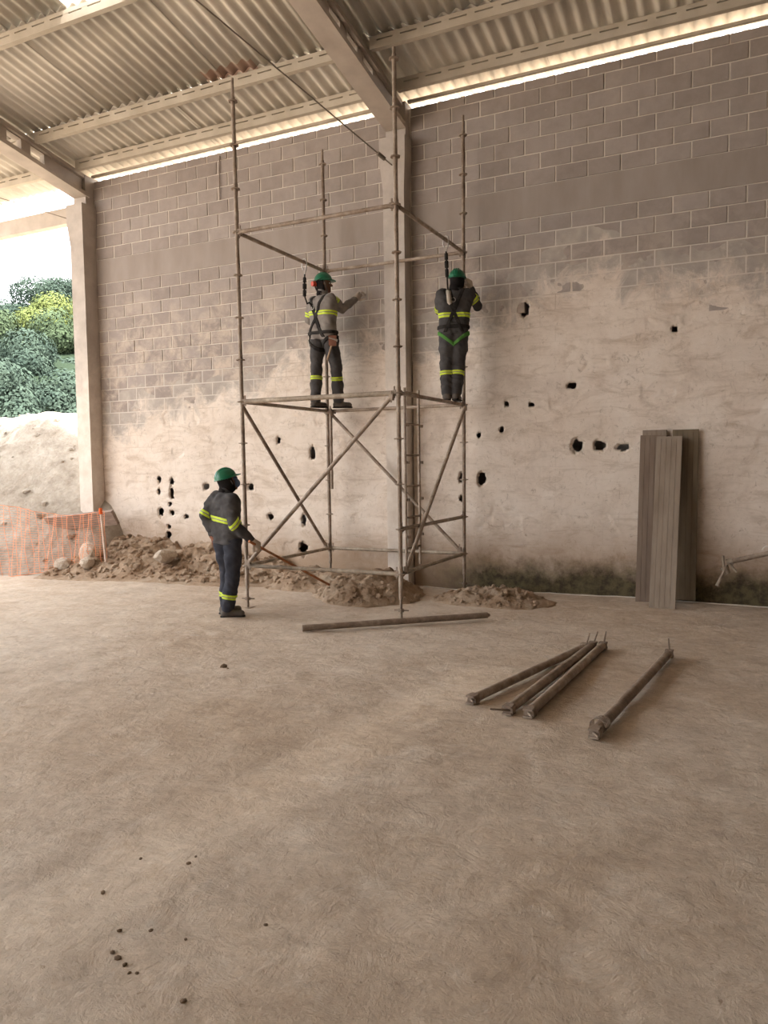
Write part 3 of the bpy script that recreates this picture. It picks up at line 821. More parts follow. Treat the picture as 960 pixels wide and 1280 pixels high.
# ------------------------------------------------------------------ scaffold tower
SX0, SX1, SY0, SY1 = -5.65, -3.565, 7.74, 9.80
Z0, DZ = 0.528, 0.5
scaf = empty('scaffold_tower', ((SX0 + SX1) / 2, (SY0 + SY1) / 2, 0)); prop(scaf, 'tall rusty tube scaffold tower standing against the block wall', 'scaffold')
so = Vector(scaf.location)
rm = MB()
rp = [(0.028, 0.0)]
prof = [(0.024, -0.007), (0.056, -0.006), (0.060, 0.0), (0.056, 0.006), (0.024, 0.007)]
n_ = 12
vs = []
for k in range(n_):
    a = 2 * math.pi * k / n_
    for r_, z_ in prof:
        rr = r_ * (0.86 if (k % 3 == 1 and r_ > 0.05) else 1.0)
        vs.append((rr * math.cos(a), rr * math.sin(a), z_))
fs = [(k * 5 + j, ((k + 1) % n_) * 5 + j, ((k + 1) % n_) * 5 + j + 1, k * 5 + j + 1) for k in range(n_) for j in range(4)]
rm.add(vs, fs); rm.tube((0, 0, -0.02), (0, 0, 0.02), 0.0275, 0.0275, 10)
ROS = rm.mesh('rosette', M['tube'])
hm = MB()
hm.prism([(-0.028, -0.034), (0.022, -0.026), (0.022, 0.026), (-0.028, 0.034)], -0.02, 0.02, axis=1)
hm.box((-0.010, -0.006, -0.055), (0.006, 0.006, 0.075))
HEAD = hm.mesh('wedge_head', M['tube_dark'])
def standard(x, y, ztop, lean, mats, gz=0.0):
    r = empty('standard', Vector((x, y, 0)) - so, 0, scaf)
    f = lambda z: Vector((lean[0] * z, lean[1] * z, z))
    m = MB(); m.path([f(gz + 0.24), f(2.0), f(4.0), f(Z0 + 11 * DZ + 0.05)], 0.0242, 12); m.build('tube', M[mats], r)
    s = MB(); s.tube(f(Z0 + 11 * DZ + 0.03), f(ztop), 0.0185, 0.017, 10); s.build('spigot', M['tube'], r)
    for k in range(12):
        link('rosette', ROS, r, f(Z0 + DZ * k))
    j = MB(); j.tube(f(gz + 0.012), f(gz + 0.30), 0.0165, 0.0165, 8)
    j.tube(f(gz + 0.10), f(gz + 0.135), 0.034, 0.034, 8); j.tube(f(gz + 0.117) + Vector((-0.085, 0, 0)), f(gz + 0.117) + Vector((0.085, 0.02, 0)), 0.009, 0.009, 6)
    j.box((-0.065, -0.065, gz), (0.065, 0.065, gz + 0.010)); j.build('base_jack', M['tube_dark'], r)
standard(SX0, SY0, 6.29, (0.006, -0.016), 'tube')
standard(SX1, SY0, 6.15, (0.006, -0.014), 'tube')
standard(SX0, SY1, 6.23, (0.0, -0.004), 'tube_dark', 0.06)
standard(SX1, SY1, 6.28, (0.005, -0.001), 'tube_dark')
def ctr(x, y, z):
    l = {(SX0, SY0): (0.006, -0.016), (SX1, SY0): (0.006, -0.014), (SX0, SY1): (0, -0.004), (SX1, SY1): (0.005, -0.001)}[(x, y)]
    return Vector((x + l[0] * z, y + l[1] * z, z))
def member(name, a, b, r=0.0235, mat='tube', inset=0.05, heads=True, z_off=0.0):
    a, b = Vector(a), Vector(b); d = (b - a).normalized()
    a2, b2 = a + d * inset, b - d * inset
    root = empty(name, a2 - so, 0, scaf)
    m = MB(); m.tube(Vector((0, 0, 0)), b2 - a2, r, r, 12); m.build('tube', M[mat], root)
    if heads:
        for p, s in ((Vector((0, 0, 0)), 1), (b2 - a2, -1)):
            o = link('wedge_head', HEAD, root, p); o.rotation_euler = (0, 0, math.atan2(d.y * s, d.x * s))
C = {'FL': (SX0, SY0), 'FR': (SX1, SY0), 'BL': (SX0, SY1), 'BR': (SX1, SY1)}
zz = lambda k: Z0 + DZ * k
for lev, mats in ((0, ('tube_pale', 'tube_pale', 'tube_pale', 'tube_pale')), (4, ('tube_pale', 'tube', 'tube', 'tube')), (8, ('tube', 'tube', 'tube', 'tube'))):
    for (p, q), mt in zip((('FL', 'FR'), ('FL', 'BL'), ('BL', 'BR'), ('FR', 'BR')), mats):
        r_ = 0.029 if (lev == 4 and p == 'FL' and q == 'FR') else 0.0235
        member('ledger', ctr(*C[p], zz(lev)), ctr(*C[q], zz(lev)), r_, mt)
member('ledger', ctr(*C['FR'], zz(1)), ctr(*C['BR'], zz(1)), 0.0235, 'tube')
def off(p, q, k):      # braces sit just outside the frame plane
    n = {'front': Vector((0, -0.045, 0)), 'left': Vector((-0.04, 0, 0)), 'back': Vector((0, 0.0, 0)), 'right': Vector((0.04, 0, 0))}[k]
    return p + n, q + n
for k, (p, zp), (q, zq), mt in (('front', ('FL', 0), ('FR', 4), 'tube'), ('left', ('FL', 4), ('BL', 0), 'tube_dark'), ('back', ('BL', 4), ('BR', 0), 'tube_dark'), ('right', ('BR', 4), ('FR', 0), 'tube')):
    a, b = ctr(*C[p], zz(zp)), ctr(*C[q], zz(zq))
    d = (b - a); d.z = 0; d.normalize()
    a = a + d * 0.07 + Vector((0, 0, 0.05 if zp == 0 else -0.05)); b = b - d * 0.07 + Vector((0, 0, 0.05 if zq == 0 else -0.05))
    a, b = off(a, b, k)
    member('diagonal_brace', a, b, 0.0235, mt, 0.0)
hang = empty('hanging_tube', Vector((-5.57, 9.745, 0)) - so, 0, scaf)
m = MB(); m.tube((0, 0, 1.40), (0, 0, 2.56), 0.021, 0.021, 10); m.build('tube', M['tube_dark'], hang)
m = MB(); m.box((-0.09, -0.03, 2.49), (0.03, 0.10, 2.53)); m.build('clamp', M['tube_dark'], hang)

# ladder hanging inside the right face
lad = empty('ladder', (SX1, 8.27, 0.55)); prop(lad, 'narrow rusty steel ladder standing inside the right face of the scaffold', 'ladder')
for y in (-0.2, 0.2):
    m = MB(); m.tube((-0.075, y, 0.0), (-0.075, y, 2.07), 0.0165, 0.0165, 8); rl_ = m.build('rail', M['tube'], lad)
    for q in range(4):
        h_ = MB(); h_.box((-0.07, y + 0.012, 0.34 + q * 0.43), (-0.045, y + 0.058, 0.372 + q * 0.43)); h_.build('lug', M['tube'], rl_)
for q in range(6):
    m = MB(); m.tube((-0.075, -0.2, 0.22 + q * 0.36), (-0.075, 0.2, 0.22 + q * 0.36), 0.0125, 0.0125, 8); m.build('rung', M['tube'], lad)

# ------------------------------------------------------------------ loose tubes on the ground
def loose_tube(a, b, r, label, mat='tube_dark', heads=True, group=None, seed=0, lift=0.0):
    gz = max(float(ground_z(np.array(a[0]), np.array(a[1]))), float(ground_z(np.array(b[0]), np.array(b[1]))))
    A_, B_ = Vector((a[0], a[1], gz + r + lift + 0.006)), Vector((b[0], b[1], gz + r + lift + 0.006))
    d = (B_ - A_); L = d.length; root = empty('loose_tube', A_, math.atan2(d.y, d.x)); prop(root, label, 'tube', group)
    m = MB(); m.tube((0, 0, 0), (L, 0, 0), r, r, 14); m.build('tube', M[mat], root)
    if heads:
        rg = random.Random(seed)
        for x0, s in ((0, -1), (L, 1)):
            h_ = MB(); h_.prism([(-0.038, -0.03), (0.038, -0.03), (0.03, 0.034), (-0.03, 0.034)], x0, x0 + s * 0.06, axis=0)
            h_.box((x0 + s * 0.03, -0.034, 0.018), (x0 + s * 0.085, 0.034, 0.032)); h_.box((x0 + s * 0.03, -0.034, -0.03), (x0 + s * 0.085, 0.034, -0.018))
            ho = h_.build('wedge_head', M['tube_dark'], root)
            w_ = MB(); an = rg.uniform(-0.9, 0.9); c = Vector((x0 + s * 0.065, 0, 0))
            tilt = rg.choice([0.15, 1.2])
            dv = Vector((math.cos(an) * s * math.cos(tilt), math.sin(an) * math.cos(tilt), math.sin(tilt)))
            w_.tube(c - dv * 0.02, c + dv * 0.13, 0.010, 0.006, 6); w_.build('wedge_pin', M['tube_dark'], ho)
    else:
        h_ = MB()
        h_.tube((L - 0.001, 0, 0), (L + 0.03, 0, 0), r * 0.85, r * 0.4, 10); h_.build('end_spigot', M[mat], root)
loose_tube((-4.269, 6.787), (-2.70, 8.165), 0.034, 'dark rusty tube lying alone on the floor in front of the scaffold', heads=False)
loose_tube((-1.83, 5.26), (-1.425, 7.08), 0.033, 'rusty tube splayed to the left of the trio lying on the floor', 'tube', seed=1)
loose_tube((-1.53, 5.14), (-1.365, 7.17), 0.036, 'rusty tube in the middle of the trio lying on the floor', 'tube_dark', seed=2)
loose_tube((-1.385, 5.14), (-1.275, 7.20), 0.036, 'rusty tube on the right of the trio lying on the floor', 'tube', seed=3)
loose_tube((-0.90, 4.92), (-0.69, 7.12), 0.036, 'dark rusty tube lying apart on the floor, rightmost and nearest', 'tube_dark', seed=4)
# curl of wire wrapped round the near end of the last tube
m = MB(); pts = []
for k in range(60):
    a = k * 0.55; pts.append((-0.90 + 0.012 * k * 0.02 + 0.052 * math.cos(a), 4.93 + 0.0017 * k, 0.06 + 0.052 * math.sin(a)))
m.path(pts, 0.0035, 5); o = m.build('wire_coil', M['tube_dark']); prop(o, 'small coil of rusty wire wrapped round the end of the rightmost loose tube', 'wire')

# ------------------------------------------------------------------ steel planks leaning on the wall
def plank(x0, x1, vb, zb, vt, zt, mat, label, tilt=0.0):
    wd_ = x1 - x0; th = 0.035
    d = Vector((0, vt - vb, zt - zb)); L = d.length
    n = 5; prof = []
    for k in range(n):
        a = -wd_ / 2 + wd_ * k / n; b_ = -wd_ / 2 + wd_ * (k + 1) / n; g = 0.005
        prof += [(a + (g if k else 0), 0.0)] if k == 0 else [(a - g, 0.0), (a - g * 0.4, 0.003), (a + g * 0.4, 0.003), (a + g, 0.0)]
    prof += [(wd_ / 2, 0.0), (wd_ / 2, th), (-wd_ / 2, th)]
    m = MB(); m.prism(prof, 0, L, axis=2)
    root = empty('scaffold_plank', ((x0 + x1) / 2, vb, zb)); prop(root, label, 'plank', 'steel planks leaning on the wall')
    an = math.atan2(vt - vb, zt - zb)
    root.rotation_euler = (-an, tilt, 0)
    m.build('deck', M[mat], root)
    for z in (0.012, L - 0.03):
        e = MB(); e.box((-wd_ / 2 + 0.004, -0.0025, z), (wd_ / 2 - 0.004, 0.002, z + 0.018)); e.build('end_strip', M[mat], root)
plank(-1.30, -1.02, 9.93, 0.01, 10.03, 2.125, 'plank', 'steel plank at the very back of the leaning stack, only its top edge showing left', 0.004)
plank(-0.95, -0.655, 9.92, 0.055, 10.03, 2.12, 'plank_dark', 'dark olive steel plank at the right of the leaning stack', 0.004)
plank(-1.335, -1.04, 9.80, 0.0, 9.97, 2.06, 'plank_mid', 'brown grey steel plank at the left of the leaning stack', 0.012)
plank(-1.135, -0.845, 9.46, 0.0, 9.90, 2.04, 'plank', 'frontmost steel plank standing proud in the middle of the leaning stack', 0.012)

# ------------------------------------------------------------------ unfinished scaffold piece past the right edge
side = empty('scaffold_stub', (1.75, 9.80, 0)); prop(side, 'scaffold tube with dangling pale wedge at the right picture edge', 'scaffold')
m = MB(); m.tube((0, 0, 0.01), (0, 0, 2.3), 0.0242, 0.0242, 12); m.build('standard', M['tube'], side)
m = MB(); m.tube((-0.02, 0, 1.13), (-2.0, 0.0, 0.565), 0.030, 0.030, 12); lg = m.build('ledger', M['tube_dark'], side)
m = MB(); m.tube((-2.0, 0, 0.565), (-2.06, 0, 0.545), 0.045, 0.04, 10); m.tube((-2.09, -0.03, 0.50), (-2.045, -0.03, 0.42), 0.05, 0.03, 8); m.build('wedge_head', M['tube_pale'], lg)
for a, b_ in (((-2.08, -0.06, 0.47), (-2.155, -0.06, 0.275)), ((-2.03, -0.06, 0.54), (-1.95, -0.06, 0.45)), ((-2.09, -0.05, 0.50), (-2.10, -0.05, 0.63))):
    m = MB(); a, b_ = Vector(a), Vector(b_); m.tube(a, b_, 0.013, 0.030 if b_.z < 0.3 else 0.016, 6); m.build('wedge_pin', M['tube_pale'], lg)
m = MB(); m.path([(-1.62 + 0.07 * math.cos(t_), -0.05, 0.70 + 0.06 * math.sin(t_)) for t_ in np.linspace(0.3, 3.0, 9)], 0.011, 6); m.build('rope_loop', M['white'], lg)

# thin cord along the foot of the right hand wall, wire hanging on the left hand wall
m = MB(); pts = []
for k in range(60):
    x_ = -4.25 + k * 0.095
    y_ = 9.985 + 0.018 * math.sin(k * 0.7)
    pts.append((x_, y_, float(ground_z(np.array(x_), np.array(y_))) + 0.012))
m.path(pts, 0.007, 6); prop(m.build('cord', M['white']), 'thin pale cord lying along the foot of the mossy wall', 'cord')
m = MB(); m.path([(-7.69, 10.085, 6.62), (-7.70, 10.082, 6.3), (-7.705, 10.085, 5.95)], 0.007, 6); prop(m.build('hanging_wire', M['tube_dark']), 'short dark wire hanging on the upper blocks left of the scaffold', 'wire')

# small white offcut near the sand heap
m = MB(); m.add([(0, 0, 0), (0.11, 0.02, 0), (0.17, 0.05, 0.0), (0.04, 0.03, 0.0), (0.05, 0, 0.20), (0.10, 0.02, 0.17), (0.19, 0.05, 0.05), (0.06, 0.04, 0.17)], [(0, 1, 5, 4), (1, 2, 6, 5), (2, 3, 7, 6), (3, 0, 4, 7), (4, 5, 6, 7), (0, 3, 2, 1)])
o = m.build('plaster_offcut', M['white'], None, (-4.83, 8.55, 0.0)); o.rotation_euler = (0, 0, 0.45); prop(o, 'small whitish offcut on the floor in front of the sand heap', 'offcut')
# ------------------------------------------------------------------ people: implicit surfaces meshed by surface nets
def surface_nets(fn, lo, hi, h):
    lo = np.array(lo, float); hi = np.array(hi, float)
    n = np.ceil((hi - lo) / h).astype(int) + 1
    ax = [lo[k] + h * np.arange(n[k]) for k in range(3)]
    P = np.stack(np.meshgrid(*ax, indexing='ij'), -1)
    st = 4                                     # coarse pass, then only the points near the surface
    cx = [lo[k] + h * st * np.arange(int(np.ceil(n[k] / st)) + 1) for k in range(3)]
    Cv = fn(np.stack(np.meshgrid(*cx, indexing='ij'), -1)).astype(np.float32)
    gi = np.meshgrid(*[np.minimum(np.arange(n[k]) // st + (np.arange(n[k]) % st >= 2), len(cx[k]) - 1) for k in range(3)], indexing='ij')
    Vv = Cv[tuple(gi)]
    nearm = np.abs(Vv) < 6.5 * h
    Vv[nearm] = fn(P[nearm])
    S = Vv < 0
    nc = n - 1
    acc = np.zeros((*nc, 3), np.float32); cnt = np.zeros(nc, np.float32)
    base = np.stack(np.meshgrid(*[np.arange(k) for k in nc], indexing='ij'), -1)
    for a in range(3):
        b, c = [k for k in range(3) if k != a]
        for ob in (0, 1):
            for oc in (0, 1):
                s0 = [None] * 3; s1 = [None] * 3
                s0[a] = slice(0, nc[a]); s1[a] = slice(1, nc[a] + 1)
                s0[b] = s1[b] = slice(ob, nc[b] + ob); s0[c] = s1[c] = slice(oc, nc[c] + oc)
                v0, v1 = Vv[tuple(s0)], Vv[tuple(s1)]
                cr = (v0 < 0) != (v1 < 0)
                t = np.where(cr, v0 / np.where(cr, v0 - v1, 1), 0)
                acc[..., a] += np.where(cr, t, 0); acc[..., b] += np.where(cr, ob, 0); acc[..., c] += np.where(cr, oc, 0)
                cnt += cr
    act = cnt > 0
    ids = -np.ones(nc, int); ids[act] = np.arange(act.sum())
    pos = (base[act] + acc[act] / cnt[act][:, None]) * h + lo
    Q = []
    for a in range(3):
        b, c = (a + 1) % 3, (a + 2) % 3
        s0 = [slice(1, -1)] * 3; s1 = [slice(1, -1)] * 3
        s0[a] = slice(0, nc[a]); s1[a] = slice(1, nc[a] + 1)
        x0, x1 = S[tuple(s0)], S[tuple(s1)]
        I = np.argwhere(x0 != x1)
        if not len(I): continue
        fl = x0[tuple(I.T)]
        off = np.ones(3, int); off[a] = 0
        I = I + off
        def cell(db, dc):
            J = I.copy(); J[:, b] -= db; J[:, c] -= dc
            return ids[tuple(J.T)]
        q = np.stack([cell(1, 1), cell(0, 1), cell(0, 0), cell(1, 0)], -1)
        q[~fl] = q[~fl][:, ::-1]
        Q.append(q)
    return pos, np.concatenate(Q)
def sd_cone(P, a, b, ra, rb):
    a = np.asarray(a, float); b = np.asarray(b, float); d = b - a
    t = np.clip(((P - a) @ d) / max(d @ d, 1e-9), 0, 1)
    return np.linalg.norm(P - a - t[..., None] * d, axis=-1) - (ra + (rb - ra) * t)
def sd_ell(P, c, r, Rm=None):
    q = P - np.asarray(c, float)
    if Rm is not None: q = q @ Rm          # columns = local axes
    r = np.asarray(r, float)
    k0 = np.linalg.norm(q / r, axis=-1); k1 = np.linalg.norm(q / (r * r), axis=-1)
    return k0 * (k0 - 1) / np.maximum(k1, 1e-6)
def smin(a, b, k):
    h = np.clip(0.5 + 0.5 * (b - a) / k, 0, 1)
    return b * (1 - h) + a * h - k * h * (1 - h)
def chain(P, pts, rs, k=0.02):
    d = None
    for i in range(len(pts) - 1):
        e = sd_cone(P, pts[i], pts[i + 1], rs[i], rs[i + 1])
        d = e if d is None else smin(d, e, k)
    return d
def sdf_obj(name, fn, pts, pad, h, mat, parent):
    pts = np.array(pts, float)
    V, Q = surface_nets(fn, pts.min(0) - pad, pts.max(0) + pad, h)
    return link(name, quads_mesh(name, V, Q, mat), parent)
def cloth(name, a, b, bump=0.35):
    return simple(name, a, b, 9, 0.9, bump, 60, 0.004, 0.1)
M['grey_cloth'] = cloth('charcoal_cloth', (0.050, 0.046, 0.046), (0.085, 0.078, 0.076))
M['light_cloth'] = cloth('light_grey_cloth', (0.19, 0.165, 0.15), (0.27, 0.24, 0.215))
M['navy_cloth'] = cloth('navy_cloth', (0.030, 0.032, 0.042), (0.058, 0.058, 0.070))
M['hivis'] = simple('fluorescent_yellow', (0.50, 0.62, 0.04), (0.58, 0.70, 0.06), 10, 0.6, 0)
M['silver'] = simple('reflective_silver', (0.20, 0.20, 0.16), (0.26, 0.25, 0.20), 10, 0.4, 0)
M['helmet'] = simple('green_plastic', (0.004, 0.125, 0.060), (0.008, 0.155, 0.075), 6, 0.35, 0.05, spec=0.5)
M['skin'] = simple('brown_skin', (0.13, 0.065, 0.042), (0.19, 0.10, 0.066), 12, 0.6, 0.1)
M['hood'] = cloth('black_hood', (0.012, 0.010, 0.010), (0.024, 0.020, 0.019))
M['glove'] = cloth('beige_glove', (0.42, 0.345, 0.28), (0.56, 0.47, 0.39))
M['brown_glove'] = cloth('brown_glove', (0.20, 0.085, 0.055), (0.27, 0.125, 0.085))
M['boot'] = simple('dusty_boot', (0.06, 0.05, 0.045), (0.14, 0.115, 0.095), 10, 0.8, 0.3)
M['strap'] = cloth('black_strap', (0.022, 0.020, 0.019), (0.045, 0.040, 0.036))
M['grey_strap'] = cloth('grey_strap', (0.10, 0.09, 0.085), (0.15, 0.135, 0.125))
M['green_strap'] = cloth('green_strap', (0.07, 0.19, 0.045), (0.10, 0.25, 0.06))
M['absorber'] = cloth('pale_absorber', (0.34, 0.29, 0.24), (0.44, 0.38, 0.32))
M['steel'] = simple('dull_steel', (0.32, 0.29, 0.26), (0.48, 0.45, 0.41), 10, 0.35, 0, metal=0.8, spec=0.5)
M['blue'] = simple('blue_mask', (0.07, 0.11, 0.20), (0.11, 0.16, 0.28), 10, 0.5, 0.1)
M['red'] = simple('red_earmuff', (0.50, 0.06, 0.035), (0.60, 0.09, 0.05), 10, 0.45, 0)
M['wood'] = simple('wooden_handle', (0.33, 0.22, 0.14), (0.46, 0.33, 0.22), 10, 0.7, 0.2, stretch=(1, 1, 0.2))
M['eye'] = simple('eye_white', (0.55, 0.5, 0.46), (0.6, 0.55, 0.5), 10, 0.3, 0, spec=0.5)

def unit(v):
    v = np.asarray(v, float); return v / np.linalg.norm(v)
def hand_fn(wrist, d, pn, curl, side, hs=1.2):
    """palm along d, pn = palm normal, thumb on `side` (+1/-1) of cross(d,pn)"""
    w_ = np.asarray(wrist, float); d = unit(d); pn = unit(np.asarray(pn, float) - d * (np.asarray(pn, float) @ d)); sd = np.cross(d, pn) * side
    def rot(v, ax_p, an):      # towards the palm normal
        return v * math.cos(an) + ax_p * math.sin(an)
    segs = []
    for k, (off, L, r) in enumerate(((0.030, 0.074, 0.0105), (0.010, 0.082, 0.011), (-0.011, 0.076, 0.0105), (-0.030, 0.060, 0.0095))):
        p = w_ + d * 0.085 + sd * off
        an = 0.0; pts = [w_ + d * 0.05 + sd * off * 0.8, p]
        for q, fr in enumerate((0.45, 0.30, 0.25)):
            an += curl * (0.8 if q == 0 else 1.0) + 0.05 * k
            p = p + rot(d, pn, an) * L * fr; pts.append(p)
        segs.append((pts, [0.013, r * 1.1, r * 1.05, r, r * 0.85]))
    t0 = w_ + d * 0.022 + sd * 0.026; t1 = t0 + unit(d * 0.6 + sd * 0.75 + pn * 0.25) * 0.038; t2 = t1 + unit(d * 0.85 + sd * 0.15 + pn * (0.3 + curl * 0.6)) * 0.032; t3 = t2 + unit(d * 0.7 - sd * 0.1 + pn * (0.3 + curl)) * 0.024
    segs.append(([t0, t1, t2, t3], [0.017, 0.014, 0.0125, 0.010]))
    def fn(P):
        P = w_ + (P - w_) / hs
        e = chain(P, [w_ - d * 0.05, w_ + d * 0.01], [0.036, 0.032])
        for o in (-0.026, -0.009, 0.009, 0.026):
            e = smin(e, sd_cone(P, w_ + d * 0.015 + sd * o * 0.8, w_ + d * 0.085 + sd * o * 1.1, 0.016, 0.0135), 0.014)
        for pts, rs in segs: e = smin(e, chain(P, pts, rs, 0.006), 0.007)
        return e * hs
    allp = [w_ - d * 0.06] + [p for s in segs for p in s[0]]
    return fn, [w_ + (q - w_) * hs for q in allp]

def person(base, label, J):
    root = empty('person', base, -YAW); prop(root, label, 'person', 'construction workers in green helmets')
    F = np.array([math.cos(J['phi']), math.sin(J['phi']), 0]); Rr = np.array([math.sin(J['phi']), -math.cos(J['phi']), 0]); Uz = np.array([0, 0, 1.0])
    shL, shR, hipL, hipR = map(np.array, (J['shL'], J['shR'], J['hipL'], J['hipR']))
    aL = [shL, *map(np.array, J['armL'])]; aR = [shR, *map(np.array, J['armR'])]        # shoulder elbow wrist
    lL = [hipL, *map(np.array, J['legL'])]; lR = [hipR, *map(np.array, J['legR'])]      # hip knee ankle
    neck = np.array(J['neck']); head = np.array(J['head']); hem = J['hem']
    ch = (shL + shR) / 2; pv = (hipL + hipR) / 2
    wob = J['seed'] * 5.0
    def wr(P, a): return a * (1.25 * vn3(P + wob, 9) + 1.2 * vn3(P * np.array([1, 1, 1.5]) + wob + 0.6 * P[..., [2, 0, 1]], 19))
    def torso(P, g=0.0):
        e = sd_cone(P, shL * 0.86 + ch * 0.14 - Uz * 0.035, shR * 0.86 + ch * 0.14 - Uz * 0.035, 0.080 + g, 0.080 + g)
        for s, hp in ((shL, hipL), (shR, hipR)):
            i = 0.70 * s + 0.30 * ch; q = 0.9 * hp + 0.1 * pv
            e = smin(e, sd_cone(P, i - Uz * 0.10 + F * 0.012, q + Uz * 0.10, 0.112 + g, 0.112 + g), 0.05)
            e = smin(e, sd_cone(P, q + Uz * 0.10, q - Uz * 0.05, 0.112 + g, 0.118 + g), 0.05)
        e = smin(e, sd_cone(P, ch - Uz * 0.12 + F * 0.02, pv + Uz * 0.08 + F * 0.01, 0.118 + g, 0.110 + g), 0.06)
        return smin(e, sd_cone(P, ch - Uz * 0.02, neck, 0.075 + g, 0.062 + g), 0.05)
    def arm(P, A_, g=0.0):
        el = A_[1]; m1 = (A_[0] + el) / 2
        return chain(P, [A_[0] - Uz * 0.015, m1, el, (el + A_[2]) / 2, A_[2]], [0.072 + g, 0.064 + g, 0.057 + g, 0.053 + g, 0.044 + g], 0.03)
    def leg(P, A_, g=0.0):
        kn = A_[1]
        return chain(P, [A_[0] - Uz * 0.02, (A_[0] + kn) / 2, kn, (kn + A_[2]) / 2, A_[2] + Uz * 0.02], [0.112 + g, 0.098 + g, 0.080 + g, 0.078 + g, 0.073 + g], 0.03)
    jacket0 = lambda P: smin(torso(P), smin(arm(P, aL), arm(P, aR), 0.01), 0.045)
    def jacket(P):
        e = jacket0(P) + wr(P, 0.013)
        return np.maximum(e, -(P[..., 2] - hem - 0.006 * np.sin(P[..., 0] * 30)))
    def legs0(P): return smin(smin(leg(P, lL), leg(P, lR), 0.03), sd_cone(P, hipL + Uz * 0.10, hipR + Uz * 0.10, 0.105, 0.105), 0.05)
    def trousers(P):
        e = legs0(P) + wr(P, 0.014)
        return e
    tp = [shL, shR, neck, *aL, *aR, hipL, hipR]
    # body, one continuous figure under the clothes
    hf = unit(J['look']); hl = unit(np.cross(hf, Uz)); hu = np.cross(hl, hf); Hm = np.stack([hf, hl, hu], 1)
    def hp(a, b, c): return head + hf * a + hl * b + hu * c
    def headf(P):
        e = sd_ell(P, hp(-0.005, 0, 0.035), (0.098, 0.078, 0.095), Hm)
        e = smin(e, sd_ell(P, hp(0.025, 0, -0.045), (0.068, 0.060, 0.075), Hm), 0.03)
        e = smin(e, sd_cone(P, hp(0.085, 0, 0.015), hp(0.110, 0, -0.025), 0.010, 0.017), 0.014)     # nose
        e = smin(e, sd_cone(P, hp(0.082, -0.03, 0.03), hp(0.082, 0.03, 0.03), 0.013, 0.013), 0.015)  # brow
        e = smin(e, sd_cone(P, hp(0.086, -0.018, -0.062), hp(0.086, 0.018, -0.062), 0.011, 0.011), 0.008)  # lips
        e = smin(e, sd_ell(P, hp(0.07, 0, -0.098), (0.026, 0.03, 0.024), Hm), 0.02)                  # chin
        for s in (-1, 1):
            e = smin(e, sd_ell(P, hp(-0.005, s * 0.080, -0.005), (0.020, 0.010, 0.032), Hm), 0.006)   # ears
            e = np.maximum(e, -sd_ell(P, hp(0.092, s * 0.032, 0.008), (0.014, 0.017, 0.012), Hm))     # eye sockets
        return e
    def body(P):
        e = smin(headf(P), sd_cone(P, neck - Uz * 0.03, hp(-0.01, 0, -0.05), 0.056, 0.054), 0.03)
        e = smin(e, torso(P, -0.045), 0.03)
        e = smin(e, smin(arm(P, aL, -0.020), arm(P, aR, -0.020), 0.01), 0.02)
        return smin(e, np.minimum(leg(P, lL, -0.034), leg(P, lR, -0.034)), 0.02)
    bd = sdf_obj('body', body, tp + lL + lR + [head + Uz * 0.1, head - Uz * .1, head + hf * .1], 0.10, 0.0095, M['skin'], root)
    for s in (-1, 1):
        b = bmesh.new(); bmesh.ops.create_uvsphere(b, u_segments=10, v_segments=8, radius=0.0125)
        me = bpy.data.meshes.new('eye'); b.to_mesh(me); b.free(); me.materials.append(M['eye'])
        link('eye', me, bd, Vector(hp(0.081, s * 0.032, 0.008)))
    jk = sdf_obj('jacket', jacket, tp + [pv - Uz * 0.1], 0.13, 0.0095, M[J['jacket']], root)
    collar = lambda P: np.maximum(np.abs(sd_cone(P, neck - Uz * 0.04, neck + unit(head - neck) * 0.05, 0.076, 0.071)) - 0.006, np.abs((P - neck) @ unit(head - neck) - 0.01) - 0.032)
    sdf_obj('collar', collar, [neck], 0.13, 0.006, M[J['jacket']], jk)
    tr = sdf_obj('trousers', lambda P: np.maximum(trousers(P), P[..., 2] - hem - 0.10), lL + lR + [hipL + Uz * 0.14], 0.14, 0.0095, M[J['trousers']], root)
    # reflective bands
    def band(name, parent, base_fn, c, axis, wd, pts, pad, limit=None):
        ax = unit(axis); c = np.asarray(c, float)
        for nm, mt, w1, w2, g in ((name, 'hivis', 0.0, wd, 0.007), ('silver_line', 'silver', 0.0, wd * 0.22, 0.0105)):
            def fn(P):
                d = base_fn(P); s = np.abs((P - c) @ ax)
                e = np.maximum(np.maximum(d - g, -(d + 0.010)), s - w2)
                if limit is not None: e = np.maximum(e, limit(P))
                return e
            o = sdf_obj(nm, fn, pts, pad, 0.0052, M[mt], parent)
            parent = o if nm == name else parent
    jk_w = lambda P: jacket0(P) + wr(P, 0.013)
    zb = J['band']
    tb = lambda P: torso(P) + wr(P, 0.013)
    band('chest_band', jk, tb, (0, 0, zb), (J.get('tilt', (0, 0))[0], J.get('tilt', (0, 0))[1], 1), 0.030, [ch * 0 + np.array([*(ch[:2] * .5 + pv[:2] * .5), zb - 0.03]), np.array([*(ch[:2] * .5 + pv[:2] * .5), zb + 0.03])], 0.27, None)
    for A_, f in ((aL, J['bandL']), (aR, J['bandR'])):
        k = 0 if f < 1 else 1; f2 = f - k
        c = A_[k] + (A_[k + 1] - A_[k]) * f2
        band('sleeve_band', jk, lambda P, A_=A_: arm(P, A_) + wr(P, 0.013), c, A_[k + 1] - A_[k], 0.030, [c], 0.11, lambda P, c=c: np.linalg.norm(P - c, axis=-1) - 0.10)
